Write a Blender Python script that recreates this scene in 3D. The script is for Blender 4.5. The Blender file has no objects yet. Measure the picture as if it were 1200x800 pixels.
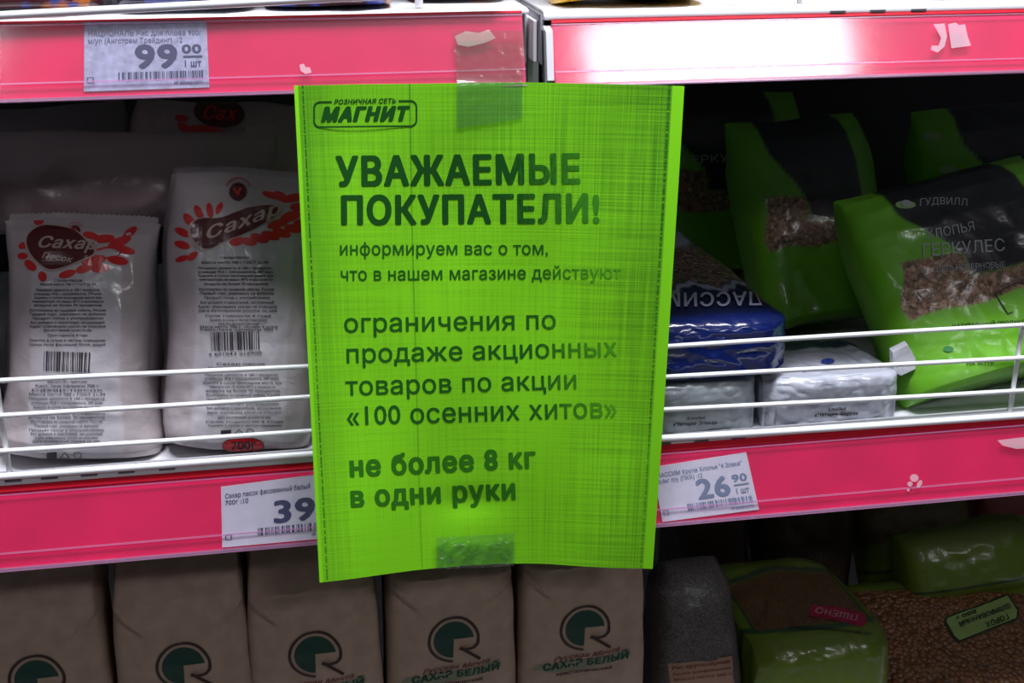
import bpy, math
import numpy as np
from mathutils.geometry import delaunay_2d_cdt
from mathutils import Vector, Matrix
SC = bpy.context.scene
COL = SC.collection
rng = np.random.default_rng(7)

# ------------------------------------------------------------------ camera
CAM = np.array([-.1141, -.697, .1213]); YAW, PITCH, FPX = .1784, .3608, 1547.0
FW = np.array([math.sin(YAW)*math.cos(PITCH), math.cos(YAW)*math.cos(PITCH), -math.sin(PITCH)])
RT = np.array([math.cos(YAW), -math.sin(YAW), 0.0]); UP = np.cross(RT, FW)
cd = bpy.data.cameras.new('camera'); cam = bpy.data.objects.new('camera', cd); COL.objects.link(cam)
M = Matrix.Identity(4)
for i in range(3):
    M[i][0], M[i][1], M[i][2], M[i][3] = RT[i], UP[i], -FW[i], CAM[i]
cam.matrix_world = M
cd.sensor_width = 36.0; cd.lens = 36.0*FPX/1200.0; cd.clip_start = .02; cd.clip_end = 50
SC.camera = cam

# ------------------------------------------------------------------ world, lights, exposure
w = bpy.data.worlds.new('world'); SC.world = w; w.use_nodes = True
w.node_tree.nodes['Background'].inputs[0].default_value = (.80, .88, 1, 1)
w.node_tree.nodes['Background'].inputs[1].default_value = .015
def area(name, loc, target, sx, sy, power, color=(1, .97, .95)):
    l = bpy.data.lights.new(name, 'AREA'); l.shape = 'RECTANGLE'; l.size = sx; l.size_y = sy; l.energy = power; l.color = color
    o = bpy.data.objects.new(name, l); COL.objects.link(o); o.location = loc
    o.rotation_euler = (Vector(target)-Vector(loc)).to_track_quat('-Z', 'Y').to_euler(); return o
area('ceiling_lamp', (.20, -.40, 1.9), (.1, 0, -.1), 1.6, .30, 100, (.90, .93, 1))
area('aisle_lamp', (1.02, -2.15, 1.55), (.1, 0, 0), .66, .30, 8.6, (.95, .95, 1))
area('far_aisle_lamp', (-1.05, -2.15, 1.45), (-.2, 0, 0), .6, .25, 3.2, (.95, .92, 1))
SC.view_settings.view_transform = 'Standard'; SC.view_settings.look = 'None'
SC.view_settings.gamma = 1; SC.view_settings.use_curve_mapping = False
SC.view_settings.exposure = 0.0

# ------------------------------------------------------------------ helpers: measuring
def ray(px, py): return FW + RT*(px-600)/FPX - UP*(py-400)/FPX
def at(px, py, Y):
    d = ray(px, py); return CAM + d*((Y-CAM[1])/d[1])
def pr(P):
    d = P-CAM; z = d@FW
    return np.stack([600+FPX*(d@RT)/z, 400-FPX*(d@UP)/z], -1)
def sst(a, b, x):
    t = np.clip((x-a)/(b-a), 0, 1); return t*t*(3-2*t)
def hsh(i, j, k):
    n = (i*73856093) ^ (j*19349663) ^ (k*83492791)
    n = (n ^ (n >> 13))*1274126177 & 0x7fffffff
    return ((n >> 7) & 0xffff)/65535.0*2-1
def noise(x, y, s=0):
    x = np.asarray(x, float)+100.3; y = np.asarray(y, float)+100.7
    i = np.floor(x).astype(np.int64); j = np.floor(y).astype(np.int64); fx = x-i; fy = y-j
    fx = fx*fx*(3-2*fx); fy = fy*fy*(3-2*fy)
    a, b, c, d = hsh(i, j, s), hsh(i+1, j, s), hsh(i, j+1, s), hsh(i+1, j+1, s)
    return a+(b-a)*fx+(c-a)*fy+(a-b-c+d)*fx*fy

# ------------------------------------------------------------------ helpers: objects
def tag(o, label=None, cat=None, group=None, kind=None):
    for k, v in (('label', label), ('category', cat), ('group', group), ('kind', kind)):
        if v: o[k] = v
    return o
def empty(name, loc, label, cat, group=None):
    o = bpy.data.objects.new(name, None); COL.objects.link(o); o.location = loc; o.empty_display_size = .01
    return tag(o, label, cat, group)
def build(name, verts, faces, mats, parent=None, origin=None, smooth=False, col=None, mask=None, uv=None):
    verts = np.asarray(verts, float)
    org = np.array(parent.location) if parent is not None and parent.parent is None else (np.array(origin) if origin is not None else None)
    if parent is not None and parent.parent is not None: org = np.array(parent.parent.location)
    if org is None: org = np.array([verts[:, 0].mean(), verts[:, 1].mean(), verts[:, 2].min()])
    me = bpy.data.meshes.new(name); me.from_pydata((verts-org).tolist(), [], [tuple(int(q) for q in f) for f in faces])
    if not isinstance(mats, (list, tuple)): mats = [mats]
    for m in mats: me.materials.append(m)
    if smooth:
        me.shade_smooth(); me.set_sharp_from_angle(angle=math.radians(62))
    if col is not None:
        a = me.color_attributes.new('Col', 'FLOAT_COLOR', 'POINT')
        a.data.foreach_set('color', np.concatenate([col, np.ones((len(col), 1))], 1).astype(np.float32).ravel())
    if mask is not None:
        a = me.attributes.new('Grain', 'FLOAT', 'POINT'); a.data.foreach_set('value', np.asarray(mask, np.float32).ravel())
    if uv is not None:
        l = me.uv_layers.new(name='UVMap'); vi = np.empty(len(me.loops), np.int32); me.loops.foreach_get('vertex_index', vi)
        l.data.foreach_set('uv', uv[vi].astype(np.float32).ravel())
    o = bpy.data.objects.new(name, me); COL.objects.link(o)
    if parent is not None: o.parent = parent
    if parent is None: o.location = org
    return o
class Geo:
    def __init__(s): s.v = []; s.f = []
    def box(s, x0, x1, y0, y1, z0, z1):
        n = len(s.v)
        s.v += [(x0, y0, z0), (x1, y0, z0), (x1, y1, z0), (x0, y1, z0), (x0, y0, z1), (x1, y0, z1), (x1, y1, z1), (x0, y1, z1)]
        s.f += [tuple(n+i for i in q) for q in ((0, 3, 2, 1), (4, 5, 6, 7), (0, 1, 5, 4), (1, 2, 6, 5), (2, 3, 7, 6), (3, 0, 4, 7))]; return s
    def extrude(s, prof, x0, x1, dz0=0, dz1=0):          # closed profile in (y,z), extruded along x
        n = len(s.v); k = len(prof)
        s.v += [(x0, y, z+dz0) for y, z in prof]+[(x1, y, z+dz1) for y, z in prof]
        s.f += [(n+i, n+k+i, n+k+(i+1) % k, n+(i+1) % k) for i in range(k)]
        s.f += [tuple(n+i for i in range(k)), tuple(n+k+i for i in reversed(range(k)))]; return s
    def tube(s, pts, r, m=10):
        pts = [np.array(p, float) for p in pts]; n = len(s.v)
        for i, p in enumerate(pts):
            t = pts[min(i+1, len(pts)-1)]-pts[max(i-1, 0)]; t /= np.linalg.norm(t)
            a = np.cross(t, [0, 1, 0] if abs(t[1]) < .9 else [1, 0, 0]); a /= np.linalg.norm(a); b = np.cross(t, a)
            for k in range(m):
                q = 2*math.pi*k/m; s.v.append(tuple(p+r*(a*math.cos(q)+b*math.sin(q))))
        for i in range(len(pts)-1):
            for k in range(m):
                s.f.append((n+i*m+k, n+i*m+(k+1) % m, n+(i+1)*m+(k+1) % m, n+(i+1)*m+k))
        s.f += [tuple(n+k for k in reversed(range(m))), tuple(n+(len(pts)-1)*m+k for k in range(m))]; return s
    def make(s, name, mat, parent=None, smooth=False, origin=None):
        return build(name, np.array(s.v), s.f, mat, parent, origin, smooth)
def bevel(o, wd=.0006, seg=2):
    m = o.modifiers.new('bevel', 'BEVEL'); m.width = wd; m.segments = seg; m.limit_method = 'ANGLE'; return o

# ------------------------------------------------------------------ helpers: materials
def mat(name, base=(.8, .8, .8), rough=.5, metal=0, coat=0, coat_rough=.1, bump=0, bscale=200, spec=.5, mottle=0, mscale=60):
    m = bpy.data.materials.new(name); m.use_nodes = True; nt = m.node_tree; p = nt.nodes['Principled BSDF']
    p.inputs['Base Color'].default_value = (*base, 1); p.inputs['Roughness'].default_value = rough; p.inputs['Metallic'].default_value = metal
    p.inputs['Coat Weight'].default_value = coat; p.inputs['Coat Roughness'].default_value = coat_rough; p.inputs['Specular IOR Level'].default_value = spec
    tc = nt.nodes.new('ShaderNodeTexCoord')
    if bump:
        n = nt.nodes.new('ShaderNodeTexNoise'); n.inputs['Scale'].default_value = bscale; n.inputs['Detail'].default_value = 4
        nt.links.new(tc.outputs['Object'], n.inputs['Vector'])
        b = nt.nodes.new('ShaderNodeBump'); b.inputs['Strength'].default_value = bump; b.inputs['Distance'].default_value = .002
        nt.links.new(n.outputs[0], b.inputs['Height']); nt.links.new(b.outputs[0], p.inputs['Normal']); nt.links.new(b.outputs[0], p.inputs['Coat Normal'])
    if mottle:
        n = nt.nodes.new('ShaderNodeTexNoise'); n.inputs['Scale'].default_value = mscale; n.inputs['Detail'].default_value = 5
        nt.links.new(tc.outputs['Object'], n.inputs['Vector'])
        r = nt.nodes.new('ShaderNodeValToRGB'); r.color_ramp.elements[0].position = .3; r.color_ramp.elements[1].position = .7
        r.color_ramp.elements[0].color = (*[c*(1-mottle) for c in base], 1); r.color_ramp.elements[1].color = (*[min(1, c*(1+mottle)) for c in base], 1)
        nt.links.new(n.outputs[0], r.inputs[0]); nt.links.new(r.outputs[0], p.inputs['Base Color'])
    return m
def film_mat(name, tint=(1, 1, 1), gloss=.12, rough=.12, body=0.0, body_col=(.9, .9, .9)):
    """thin clear plastic: see-through, a reflecting face, a little milky body"""
    m = bpy.data.materials.new(name); m.use_nodes = True; nt = m.node_tree; nt.nodes.clear(); N = nt.nodes.new; L = nt.links.new
    out = N('ShaderNodeOutputMaterial'); t = N('ShaderNodeBsdfTransparent'); t.inputs[0].default_value = (*tint, 1)
    g = N('ShaderNodeBsdfGlossy'); g.inputs['Roughness'].default_value = rough
    d = N('ShaderNodeBsdfDiffuse'); d.inputs[0].default_value = (*body_col, 1)
    lw = N('ShaderNodeFresnel'); ge = N('ShaderNodeNewGeometry'); io = N('ShaderNodeMapRange'); io.inputs[3].default_value = 1.45; io.inputs[4].default_value = 1/1.45
    L(ge.outputs['Backfacing'], io.inputs[0]); L(io.outputs[0], lw.inputs[0])
    ad = N('ShaderNodeMath'); ad.operation = 'ADD'; ad.inputs[1].default_value = gloss; L(lw.outputs[0], ad.inputs[0])
    m1 = N('ShaderNodeMixShader'); m1.inputs[0].default_value = body; L(t.outputs[0], m1.inputs[1]); L(d.outputs[0], m1.inputs[2])
    g2 = N('ShaderNodeBsdfGlossy'); g2.inputs['Roughness'].default_value = min(.5, rough*4.6); gm = N('ShaderNodeMixShader'); gm.inputs[0].default_value = .42
    L(g.outputs[0], gm.inputs[1]); L(g2.outputs[0], gm.inputs[2]); g = gm
    m2 = N('ShaderNodeMixShader'); L(ad.outputs[0], m2.inputs[0]); L(m1.outputs[0], m2.inputs[1]); L(g.outputs[0], m2.inputs[2])
    L(m2.outputs[0], out.inputs[0])
    return m
def pack_mat(name, grain=None, gscale=350, rough=.35, coat=.5, coat_rough=.12, bump=.35, bscale=70, flake=0.0, gbump=.8):
    """colour printed on the film comes from the Col attribute; Grain masks the clear window with the food behind it"""
    m = bpy.data.materials.new(name); m.use_nodes = True; nt = m.node_tree; p = nt.nodes['Principled BSDF']; N = nt.nodes.new; L = nt.links.new
    p.inputs['Roughness'].default_value = rough; p.inputs['Coat Weight'].default_value = coat; p.inputs['Coat Roughness'].default_value = coat_rough
    tc = N('ShaderNodeTexCoord'); a = N('ShaderNodeAttribute'); a.attribute_name = 'Col'
    n1 = N('ShaderNodeTexNoise'); n1.inputs['Scale'].default_value = bscale; n1.inputs['Detail'].default_value = 5; n1.inputs['Distortion'].default_value = .8
    L(tc.outputs['Object'], n1.inputs['Vector'])
    b = N('ShaderNodeBump'); b.inputs['Strength'].default_value = bump; b.inputs['Distance'].default_value = .004
    L(n1.outputs[0], b.inputs['Height']); L(b.outputs[0], p.inputs['Coat Normal'])
    if grain is None:
        L(a.outputs['Color'], p.inputs['Base Color']); L(b.outputs[0], p.inputs['Normal']); return m
    ga = N('ShaderNodeAttribute'); ga.attribute_name = 'Grain'
    vo = N('ShaderNodeTexVoronoi'); vo.inputs['Scale'].default_value = gscale
    dn = N('ShaderNodeTexNoise'); dn.inputs['Scale'].default_value = gscale*.9; dn.inputs['Detail'].default_value = 1; L(tc.outputs['Object'], dn.inputs['Vector'])
    dv = N('ShaderNodeVectorMath'); dv.operation = 'MULTIPLY_ADD'; L(dn.outputs['Color'], dv.inputs[0]); dv.inputs[1].default_value = (flake, flake, flake); L(tc.outputs['Object'], dv.inputs[2]); L(dv.outputs[0], vo.inputs['Vector'])
    hs = N('ShaderNodeSeparateColor'); L(vo.outputs['Color'], hs.inputs[0])
    r = N('ShaderNodeValToRGB'); els = r.color_ramp.elements
    els[0].color = (*grain[0], 1); els[1].color = (*grain[-1], 1)
    for i, g in enumerate(grain[1:-1]):
        e = els.new((i+1)/(len(grain)-1)); e.color = (*g, 1)
    L(hs.outputs[0], r.inputs[0])
    dk = N('ShaderNodeMath'); dk.operation = 'MULTIPLY_ADD'; dk.inputs[1].default_value = -gscale*.0016; dk.inputs[2].default_value = 1.15; dk.use_clamp = True
    mr = N('ShaderNodeMapRange'); mr.inputs[1].default_value = 0; mr.inputs[2].default_value = .9; mr.inputs[3].default_value = 1.1; mr.inputs[4].default_value = .25
    L(vo.outputs['Distance'], mr.inputs[0])
    mx0 = N('ShaderNodeMix'); mx0.data_type = 'RGBA'; mx0.blend_type = 'MULTIPLY'; mx0.inputs[0].default_value = 1
    L(r.outputs[0], mx0.inputs[6]); L(mr.outputs[0], mx0.inputs[7])
    mx = N('ShaderNodeMix'); mx.data_type = 'RGBA'; L(ga.outputs['Fac'], mx.inputs[0]); L(a.outputs['Color'], mx.inputs[6]); L(mx0.outputs[2], mx.inputs[7])
    L(mx.outputs[2], p.inputs['Base Color'])
    b2 = N('ShaderNodeBump'); b2.invert = True; b2.inputs['Distance'].default_value = .003
    ml = N('ShaderNodeMath'); ml.operation = 'MULTIPLY'; ml.inputs[1].default_value = gbump; L(ga.outputs['Fac'], ml.inputs[0]); L(ml.outputs[0], b2.inputs['Strength'])
    L(vo.outputs['Distance'], b2.inputs['Height']); L(b.outputs[0], b2.inputs['Normal']); L(b2.outputs[0], p.inputs['Normal'])
    return m

# ------------------------------------------------------------------ lettering engine: glyph outlines -> clean triangles
_gc = {}; _adv = {}
_tc = bpy.data.curves.new('glyph_source', 'FONT'); _tc.fill_mode = 'NONE'; _tc.resolution_u = 3
_to = bpy.data.objects.new('glyph_source', _tc); COL.objects.link(_to)
def _outline(s):
    _tc.body = s; bpy.context.view_layer.update()
    me = _to.evaluated_get(bpy.context.evaluated_depsgraph_get()).to_mesh()
    vs = np.array([v.co[:2] for v in me.vertices]).reshape(-1, 2); nx = {}
    for e in me.edges:
        a, b = e.vertices
        nx.setdefault(a, []).append(b); nx.setdefault(b, []).append(a)
    seen = set(); loops = []
    for st in range(len(vs)):
        if st in seen or st not in nx: continue
        lp = [st]; seen.add(st); cur = st; first = min(nx[st])
        nb = first if first == st+1 else (st+1 if st+1 in nx[st] else first)
        while nb not in seen:
            lp.append(nb); seen.add(nb); c = [q for q in nx[nb] if q not in seen]; 
            if not c: break
            nb = c[0]
        if len(lp) > 2: loops.append(vs[lp])
    return loops
def fill(loops, grid=None):
    """nonzero-winding triangulation of closed 2D loops; optional interior grid pitch"""
    P = np.concatenate(loops); E = []; k = 0
    for l in loops:
        n = len(l); E += [(k+i, k+(i+1) % n) for i in range(n)]; k += n
    A = P[[e[0] for e in E]]; B = P[[e[1] for e in E]]
    V = [Vector((float(x), float(y))) for x, y in P]
    if grid:
        lo = P.min(0); hi = P.max(0)
        V += [Vector((float(x), float(y))) for x in np.arange(lo[0]+grid/3, hi[0], grid) for y in np.arange(lo[1]+grid/3, hi[1], grid)]
    r = delaunay_2d_cdt(V, E, [], 0, 1e-6)
    vv = np.array([tuple(v) for v in r[0]]); F = np.array([f for f in r[2] if len(f) == 3]).reshape(-1, 3)
    if not len(F): return vv, F
    c = vv[F].mean(1)
    x, y = c[:, 0][:, None], c[:, 1][:, None]
    up = (A[:, 1] <= y) & (B[:, 1] > y); dn = (A[:, 1] > y) & (B[:, 1] <= y)
    cr = (B[:, 0]-A[:, 0])*(y-A[:, 1])-(x-A[:, 0])*(B[:, 1]-A[:, 1])
    wn = (up & (cr > 0)).sum(1)-(dn & (cr < 0)).sum(1)
    F = F[wn != 0]; u, inv = np.unique(F, return_inverse=True)
    return vv[u], inv.reshape(-1, 3)
def glyph(ch, bold=0.0):
    k = (ch, bold)
    if k in _gc: return _gc[k]
    ls = _outline(ch)
    if not ls: _gc[k] = None; return None
    if bold:
        ls = [l+np.array([dx, dy])*bold for dx, dy in ((0, 0), (1, 0), (-1, 0), (.6, .6), (-.6, -.6), (-.6, .6), (.6, -.6)) for l in ls]
    _gc[k] = fill(ls); return _gc[k]
def advance(ch):
    if ch not in _adv:
        def wd(s):
            l = _outline(s); return max(q[:, 0].max() for q in l)
        if 'HH' not in _adv: _adv['HH'] = wd('HH')
        _adv[ch] = wd('H'+ch+'H')-_adv['HH']
    return _adv[ch]
CAP = .70
def text2d(s, bold=0.0, shear=0.0, track=0.0):
    """unit text: baseline at y=0, cap height 1, returns verts, faces, width"""
    V = []; F = []; x = 0; n = 0
    for ch in s:
        a = advance(ch)+(bold*1.2 if bold else 0)+track
        if ch != ' ':
            g = glyph(ch, bold)
            if g is not None:
                v = g[0]+np.array([x, 0]); V.append(v); F.append(g[1]+n); n += len(v)
        x += a
    V = np.concatenate(V)/CAP; F = np.concatenate(F); V[:, 0] += shear*V[:, 1]
    return V, F, x/CAP
def textline(s, p0, p1, h, bold=0.0, shear=0.0, track=0.0, curve=0.0, up=None):
    """text stretched so that it runs from p0 to p1 (any 2D units, +y down if px) with cap height vector"""
    V, F, wd = text2d(s, bold, shear, track)
    p0 = np.array(p0, float); p1 = np.array(p1, float); d = (p1-p0)
    if up is None:
        up = np.array([d[1], -d[0]]); up = up/np.linalg.norm(up)
    x = V[:, :1]/wd
    return p0+d*x+np.array(up)*h*V[:, 1:2]+np.array(up)*curve*(4*(x-.5)**2-1), F
def merge(parts):
    V = []; F = []; n = 0
    for v, f in parts: V.append(v); F.append(f+n); n += len(v)
    return np.concatenate(V), np.concatenate(F)

# ------------------------------------------------------------------ printing on surfaces
def inv(surf, px, s0=0., t0=0., lo=-.985, hi=.985, it=14):
    s = np.full(len(px), float(s0)); t = np.full(len(px), float(t0)); e = 1e-3
    for k in range(it):
        q = pr(surf(s, t)); r = q-px; a = (pr(surf(s+e, t))-q)/e; b = (pr(surf(s, t+e))-q)/e
        det = a[:, 0]*b[:, 1]-a[:, 1]*b[:, 0]; det = np.where(abs(det) < 1e-3, 1e-3, det)
        ds = (r[:, 0]*b[:, 1]-r[:, 1]*b[:, 0])/det; dt = (a[:, 0]*r[:, 1]-a[:, 1]*r[:, 0])/det
        s = np.clip(s-np.clip(ds, -.3, .3), lo, hi); t = np.clip(t-np.clip(dt, -.3, .3), lo, hi)
    return s, t
def lift(surf, s, t, off):
    e = 2e-3; P = surf(s, t); a = surf(s+e, t)-surf(s-e, t); b = surf(s, t+e)-surf(s, t-e)
    n = np.cross(a, b); n /= np.linalg.norm(n, axis=1)[:, None]+1e-12
    flip = ((P-CAM)*n).sum(1) > 0; n[flip] *= -1
    return P+n*off
def print_px(name, V, F, surf, m, parent, off=.0004, s0=0, t0=0, lo=-.985, hi=.985):
    s, t = inv(surf, V, s0, t0, lo, hi); return build(name, lift(surf, s, t, off), F, m, parent)
def print_st(name, S, T, F, surf, m, parent, off=.0004): return build(name, lift(surf, S, T, off), F, m, parent)
def poly(pts, grid=None): return fill([np.array(pts, float)], grid)
def blob(cx, cy, rx, ry, ang=0, n=20, grid=None):
    a = np.linspace(0, 2*math.pi, n, endpoint=False); c, s = math.cos(ang), math.sin(ang)
    x = rx*np.cos(a); y = ry*np.sin(a); return poly(np.stack([cx+c*x-s*y, cy+s*x+c*y], 1), grid)
def ringpoly(cx, cy, rx, ry, th, a0, a1, n=40, ang=0):
    a = np.radians(np.linspace(a0, a1, n)); c, s = math.cos(ang), math.sin(ang)
    o = np.stack([rx*np.cos(a), ry*np.sin(a)], 1); i = np.stack([(rx-th)*np.cos(a), (ry-th)*np.sin(a)], 1)[::-1]
    q = np.concatenate([o, i]); q = q@np.array([[c, s], [-s, c]])+np.array([cx, cy]); return fill([q])
def strokes(segs, th):
    L = []
    for a, b in segs:
        a = np.array(a, float); b = np.array(b, float); d = b-a; d = d/np.linalg.norm(d); n = np.array([-d[1], d[0]])*th/2
        L.append(np.array([a-n, b-n, b+n, a+n]))
    return merge([fill([l]) for l in L])
def barcode(x0, y0, x1, y1, h, seed, n=34, up=None):
    r = np.random.default_rng(seed); p0 = np.array([x0, y0], float); d = np.array([x1, y1], float)-p0
    if up is None: up = np.array([d[1], -d[0]])/np.linalg.norm(d)
    up = np.array(up)*h; P = []; x = 0
    cuts = np.cumsum(r.choice([1, 1, 2, 3], 2*n)); cuts = cuts/cuts[-1]
    return merge([(np.array([p0+d*cuts[i], p0+d*cuts[i+1], p0+d*cuts[i+1]+up, p0+d*cuts[i]+up]), np.array([[0, 1, 2], [0, 2, 3]])) for i in range(0, 2*n-1, 2)])

# ------------------------------------------------------------------ soft packs
class Pack:
    extra = None
    def __init__(s, B, T, wd, d, yaw=0, p=3.0, qt=2.4, qb=4.0, taper=((-1, .95), (-.6, 1), (.6, 1), (1, .93)), amp=.0025, freq=1.0, seed=0, prof=None, sag=0, back=.8, twist=0, bow=0):
        s.B = np.array(B, float); s.T = np.array(T, float); s.h = np.linalg.norm(s.T-s.B); s.V = (s.T-s.B)/s.h
        X0 = np.array([math.cos(yaw), math.sin(yaw), 0]); X0 = X0-(X0@s.V)*s.V; s.X = X0/np.linalg.norm(X0); s.N = np.cross(s.X, s.V)
        s.C = (s.B+s.T)/2; s.w, s.d, s.p, s.qt, s.qb, s.taper, s.amp, s.freq, s.seed, s.prof, s.back, s.twist, s.bow = wd, d, p, qt, qb, taper, amp, freq, seed, prof, back, twist, bow
    def surf(s, u, v, side=1):
        u = np.clip(u, -1, 1); v = np.clip(v, -1, 1)
        a = s.w/2*np.interp(v, [k[0] for k in s.taper], [k[1] for k in s.taper])
        q = np.where(v > 0, s.qt, s.qb); tv = (1-np.abs(v)**q)**(1/q); tu = (1-np.abs(u)**s.p)**(1/s.p)
        if s.prof is not None: tv = np.interp(v, [k[0] for k in s.prof], [k[1] for k in s.prof])
        b = s.d/2*tu*tv*(1 if side > 0 else -s.back)
        x = u*a; z = v*s.h/2
        sd = s.seed*7+(3 if side < 0 else 0); fq = s.freq/.03
        nz = noise(x*fq, z*fq, sd)*.6+(.5-np.abs(noise(x*fq*2.1+z*fq*.7, z*fq*1.7, sd+1)))*.5+noise(x*fq*4.3, z*fq*3.7, sd+2)*.16
        en = (tu*tv)**.6
        b = b+nz*s.amp*en*side
        x = x+noise(z*fq*.6+9, 3.3, sd+4)*s.amp*1.4*np.sign(u)*np.abs(u)**2*(1 if True else 0)
        z = z+noise(x*fq*.8, 7.7, s.seed+11)*s.amp*1.2*np.abs(v)**3*np.sign(v)*0.8
        b = b+s.bow*(v*v)+s.twist*u*v
        if s.extra is not None: b = b+s.extra(u, v)*side
        return s.C+x[..., None]*s.X+z[..., None]*s.V+b[..., None]*s.N
    def mesh(s, name, m, parent, nu=70, nv=110, col=None, grain=None):
        uu = np.sin(np.linspace(-1, 1, nu)*math.pi/2); uu = .55*uu+.45*np.linspace(-1, 1, nu)
        vv = np.sin(np.linspace(-1, 1, nv)*math.pi/2); vv = .45*vv+.55*np.linspace(-1, 1, nv)
        U, W = np.meshgrid(uu, vv); F1 = s.surf(U, W, 1); F2 = s.surf(U, W, -1)
        ed = np.zeros_like(U, bool); ed[0] = ed[-1] = True; ed[:, 0] = ed[:, -1] = True
        F2 = np.where(ed[..., None], F1, F2)
        P = np.concatenate([F1.reshape(-1, 3), F2.reshape(-1, 3)]); n = nu*nv; idx = np.arange(n).reshape(nv, nu)
        q1 = np.stack([idx[:-1, :-1], idx[:-1, 1:], idx[1:, 1:], idx[1:, :-1]], -1).reshape(-1, 4)
        i2 = np.where(ed, idx, idx+n); q2 = np.stack([i2[:-1, :-1], i2[1:, :-1], i2[1:, 1:], i2[:-1, 1:]], -1).reshape(-1, 4)
        c = g = None
        u2 = np.concatenate([U.ravel(), U.ravel()]); v2 = np.concatenate([W.ravel(), W.ravel()]); sd = np.concatenate([np.ones(n), -np.ones(n)])
        if col is not None:
            c = col(u2, v2, sd)
            c = np.clip(c, 0, 1)
        if grain is not None: g = grain(u2, v2, sd)
        elif col is not None: g = np.zeros(2*n)
        o = build(name, P, np.concatenate([q1, q2]), m, parent, smooth=True, col=c, mask=g)
        return o
    def seam(s, name, m, parent, v0, length, lean=0, nu=60, colr=(.8, .8, .8), zig=True, curl=0.0):
        """flat crimped seam strip growing out of an end of the pack"""
        sg = 1 if v0 > 0 else -1; uu = np.linspace(-1, 1, nu); nr = 6; P = []
        base = s.surf(uu, np.full(nu, float(v0)), 1); base2 = s.surf(uu, np.full(nu, float(v0)), -1)
        dirn = s.V*sg*math.cos(lean)+s.N*math.sin(lean)
        for k in range(nr):
            t = k/(nr-1); z = length*t
            zz = z+(0.0007*((np.arange(nu) % 2)*2-1) if (zig and k == nr-1) else 0)
            wv = np.sin(uu*9+s.seed)*length*.10*t+np.sin(uu*23+s.seed*2)*length*.04*t+curl*t*t*length
            P.append(base*.5+base2*.5+np.outer(zz*np.ones(nu), dirn)+np.outer(wv+.0003*(1 if k % 2 else -1), s.N))
        F1 = np.array(P).reshape(-1, 3); F2 = F1-s.N*.0006; n = nu*nr; idx = np.arange(n).reshape(nr, nu)
        q1 = np.stack([idx[:-1, :-1], idx[:-1, 1:], idx[1:, 1:], idx[1:, :-1]], -1).reshape(-1, 4); q2 = q1[:, ::-1]+n
        col = np.tile(np.array(colr), (2*n, 1))
        edge = [(idx[-1, i], idx[-1, i+1], idx[-1, i+1]+n, idx[-1, i]+n) for i in range(nu-1)]
        edge += [(idx[k, 0], idx[k+1, 0], idx[k+1, 0]+n, idx[k, 0]+n) for k in range(nr-1)]+[(idx[k, -1], idx[k+1, -1], idx[k+1, -1]+n, idx[k, -1]+n) for k in range(nr-1)]
        return build(name, np.concatenate([F1, F2]), list(map(tuple, q1))+list(map(tuple, q2))+edge, m, parent, smooth=True, col=col, mask=np.zeros(2*n))
def c3(*c): return np.array(c)
def mixc(a, b, t): return a*(1-t[:, None])+b*t[:, None]

# ------------------------------------------------------------------ materials
white_paint = mat('white_painted_steel', (.80, .80, .84), .35, coat=.3, mottle=.04)
white_wire = mat('white_coated_wire', (.85, .85, .88), .3, coat=.4)
dark_slot = mat('slot_shadow_steel', (.12, .12, .13), .6)
back_steel = mat('back_panel_steel', (.035, .035, .04), .6, mottle=.15, mscale=8)
magenta = mat('magenta_insert', (.92, .006, .12), .6, spec=.1, mottle=.10, mscale=25)
redstrip = mat('red_strip', (.80, .010, .035), .35)
clear = film_mat("clear_plastic_cover", (1, .98, .99), .095, .09, .008, (.90, .55, 1))  # milky body tint also stands in for reflected pinkish haze
clear_edge = film_mat('clear_plastic_edge', (1, .8, .95), .14, .22, .16, (.95, .5, .85))
tagpaper = mat('white_tag_paper', (.78, .80, .92), .7, mottle=.05, mscale=120)
tagpaper_fog = mat('toner_fogged_tag_paper', (.50, .54, .74), .7, mottle=.22, mscale=260)
ink_blue = mat('slate_blue_ink', (.045, .06, .16), .6)
ink_pale = mat('pale_blue_ink', (.22, .30, .44), .6)
ink_dark = mat('dark_print_ink', (.03, .025, .03), .5)

# ------------------------------------------------------------------ setting: back panel, deck underneath
g = Geo(); g.box(-.75, .95, .43, .44, -.62, .6); tag(g.make('wall_back', back_steel), kind='structure')
g = Geo(); g.box(-.75, .95, -1.2, .43, -.64, -.62); tag(g.make('floor', mat('floor_tile', (.10, .095, .09), .5, mottle=.1)), kind='structure')

# ------------------------------------------------------------------ shelves: board, front lip with slots, side bracket
def shelf(x0, x1, ztop, lip_lo, label, slots, bracket_side, drop=0):
    t = empty('store_shelf', ((x0+x1)/2, .2, ztop-.02), label, 'shelf', None)
    bevel(Geo().box(x0, x1, .0155, .425, ztop-.002-drop, ztop-drop).make('board', white_paint, t))
    bevel(Geo().extrude([(.0152, ztop-.0003), (.0152, lip_lo-.002*(drop > 0)), (.0120, lip_lo-.002*(drop > 0)), (.0120, lip_lo), (.0092, lip_lo), (.0092, ztop-.0030), (.0112, ztop-.0003)], x0, x1).make('front_lip', white_paint, t), .0008)
    for sx in slots:
        Geo().box(sx-.0045, sx+.0045, .0084, .0091, ztop-.0044, ztop-.0034).make('lip_slot', dark_slot, t)  # slots are dark bars; the shade inside them is in the colour
    Geo().box(x0, x1, .40, .424, ztop-.03-drop, ztop-.0021-drop).make('rear_rail', white_paint, t)
    xb = x1-.0016 if bracket_side > 0 else x0
    bevel(Geo().box(xb, xb+.0016, .0157, .3995, ztop-.030-drop, ztop-.0021-drop).make('side_flange', white_paint, t))
    return t
shelf(-.60, .0225, .0392, .0380, 'upper white shelf of the left bay above the bagged sugar', [], 1)
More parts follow.
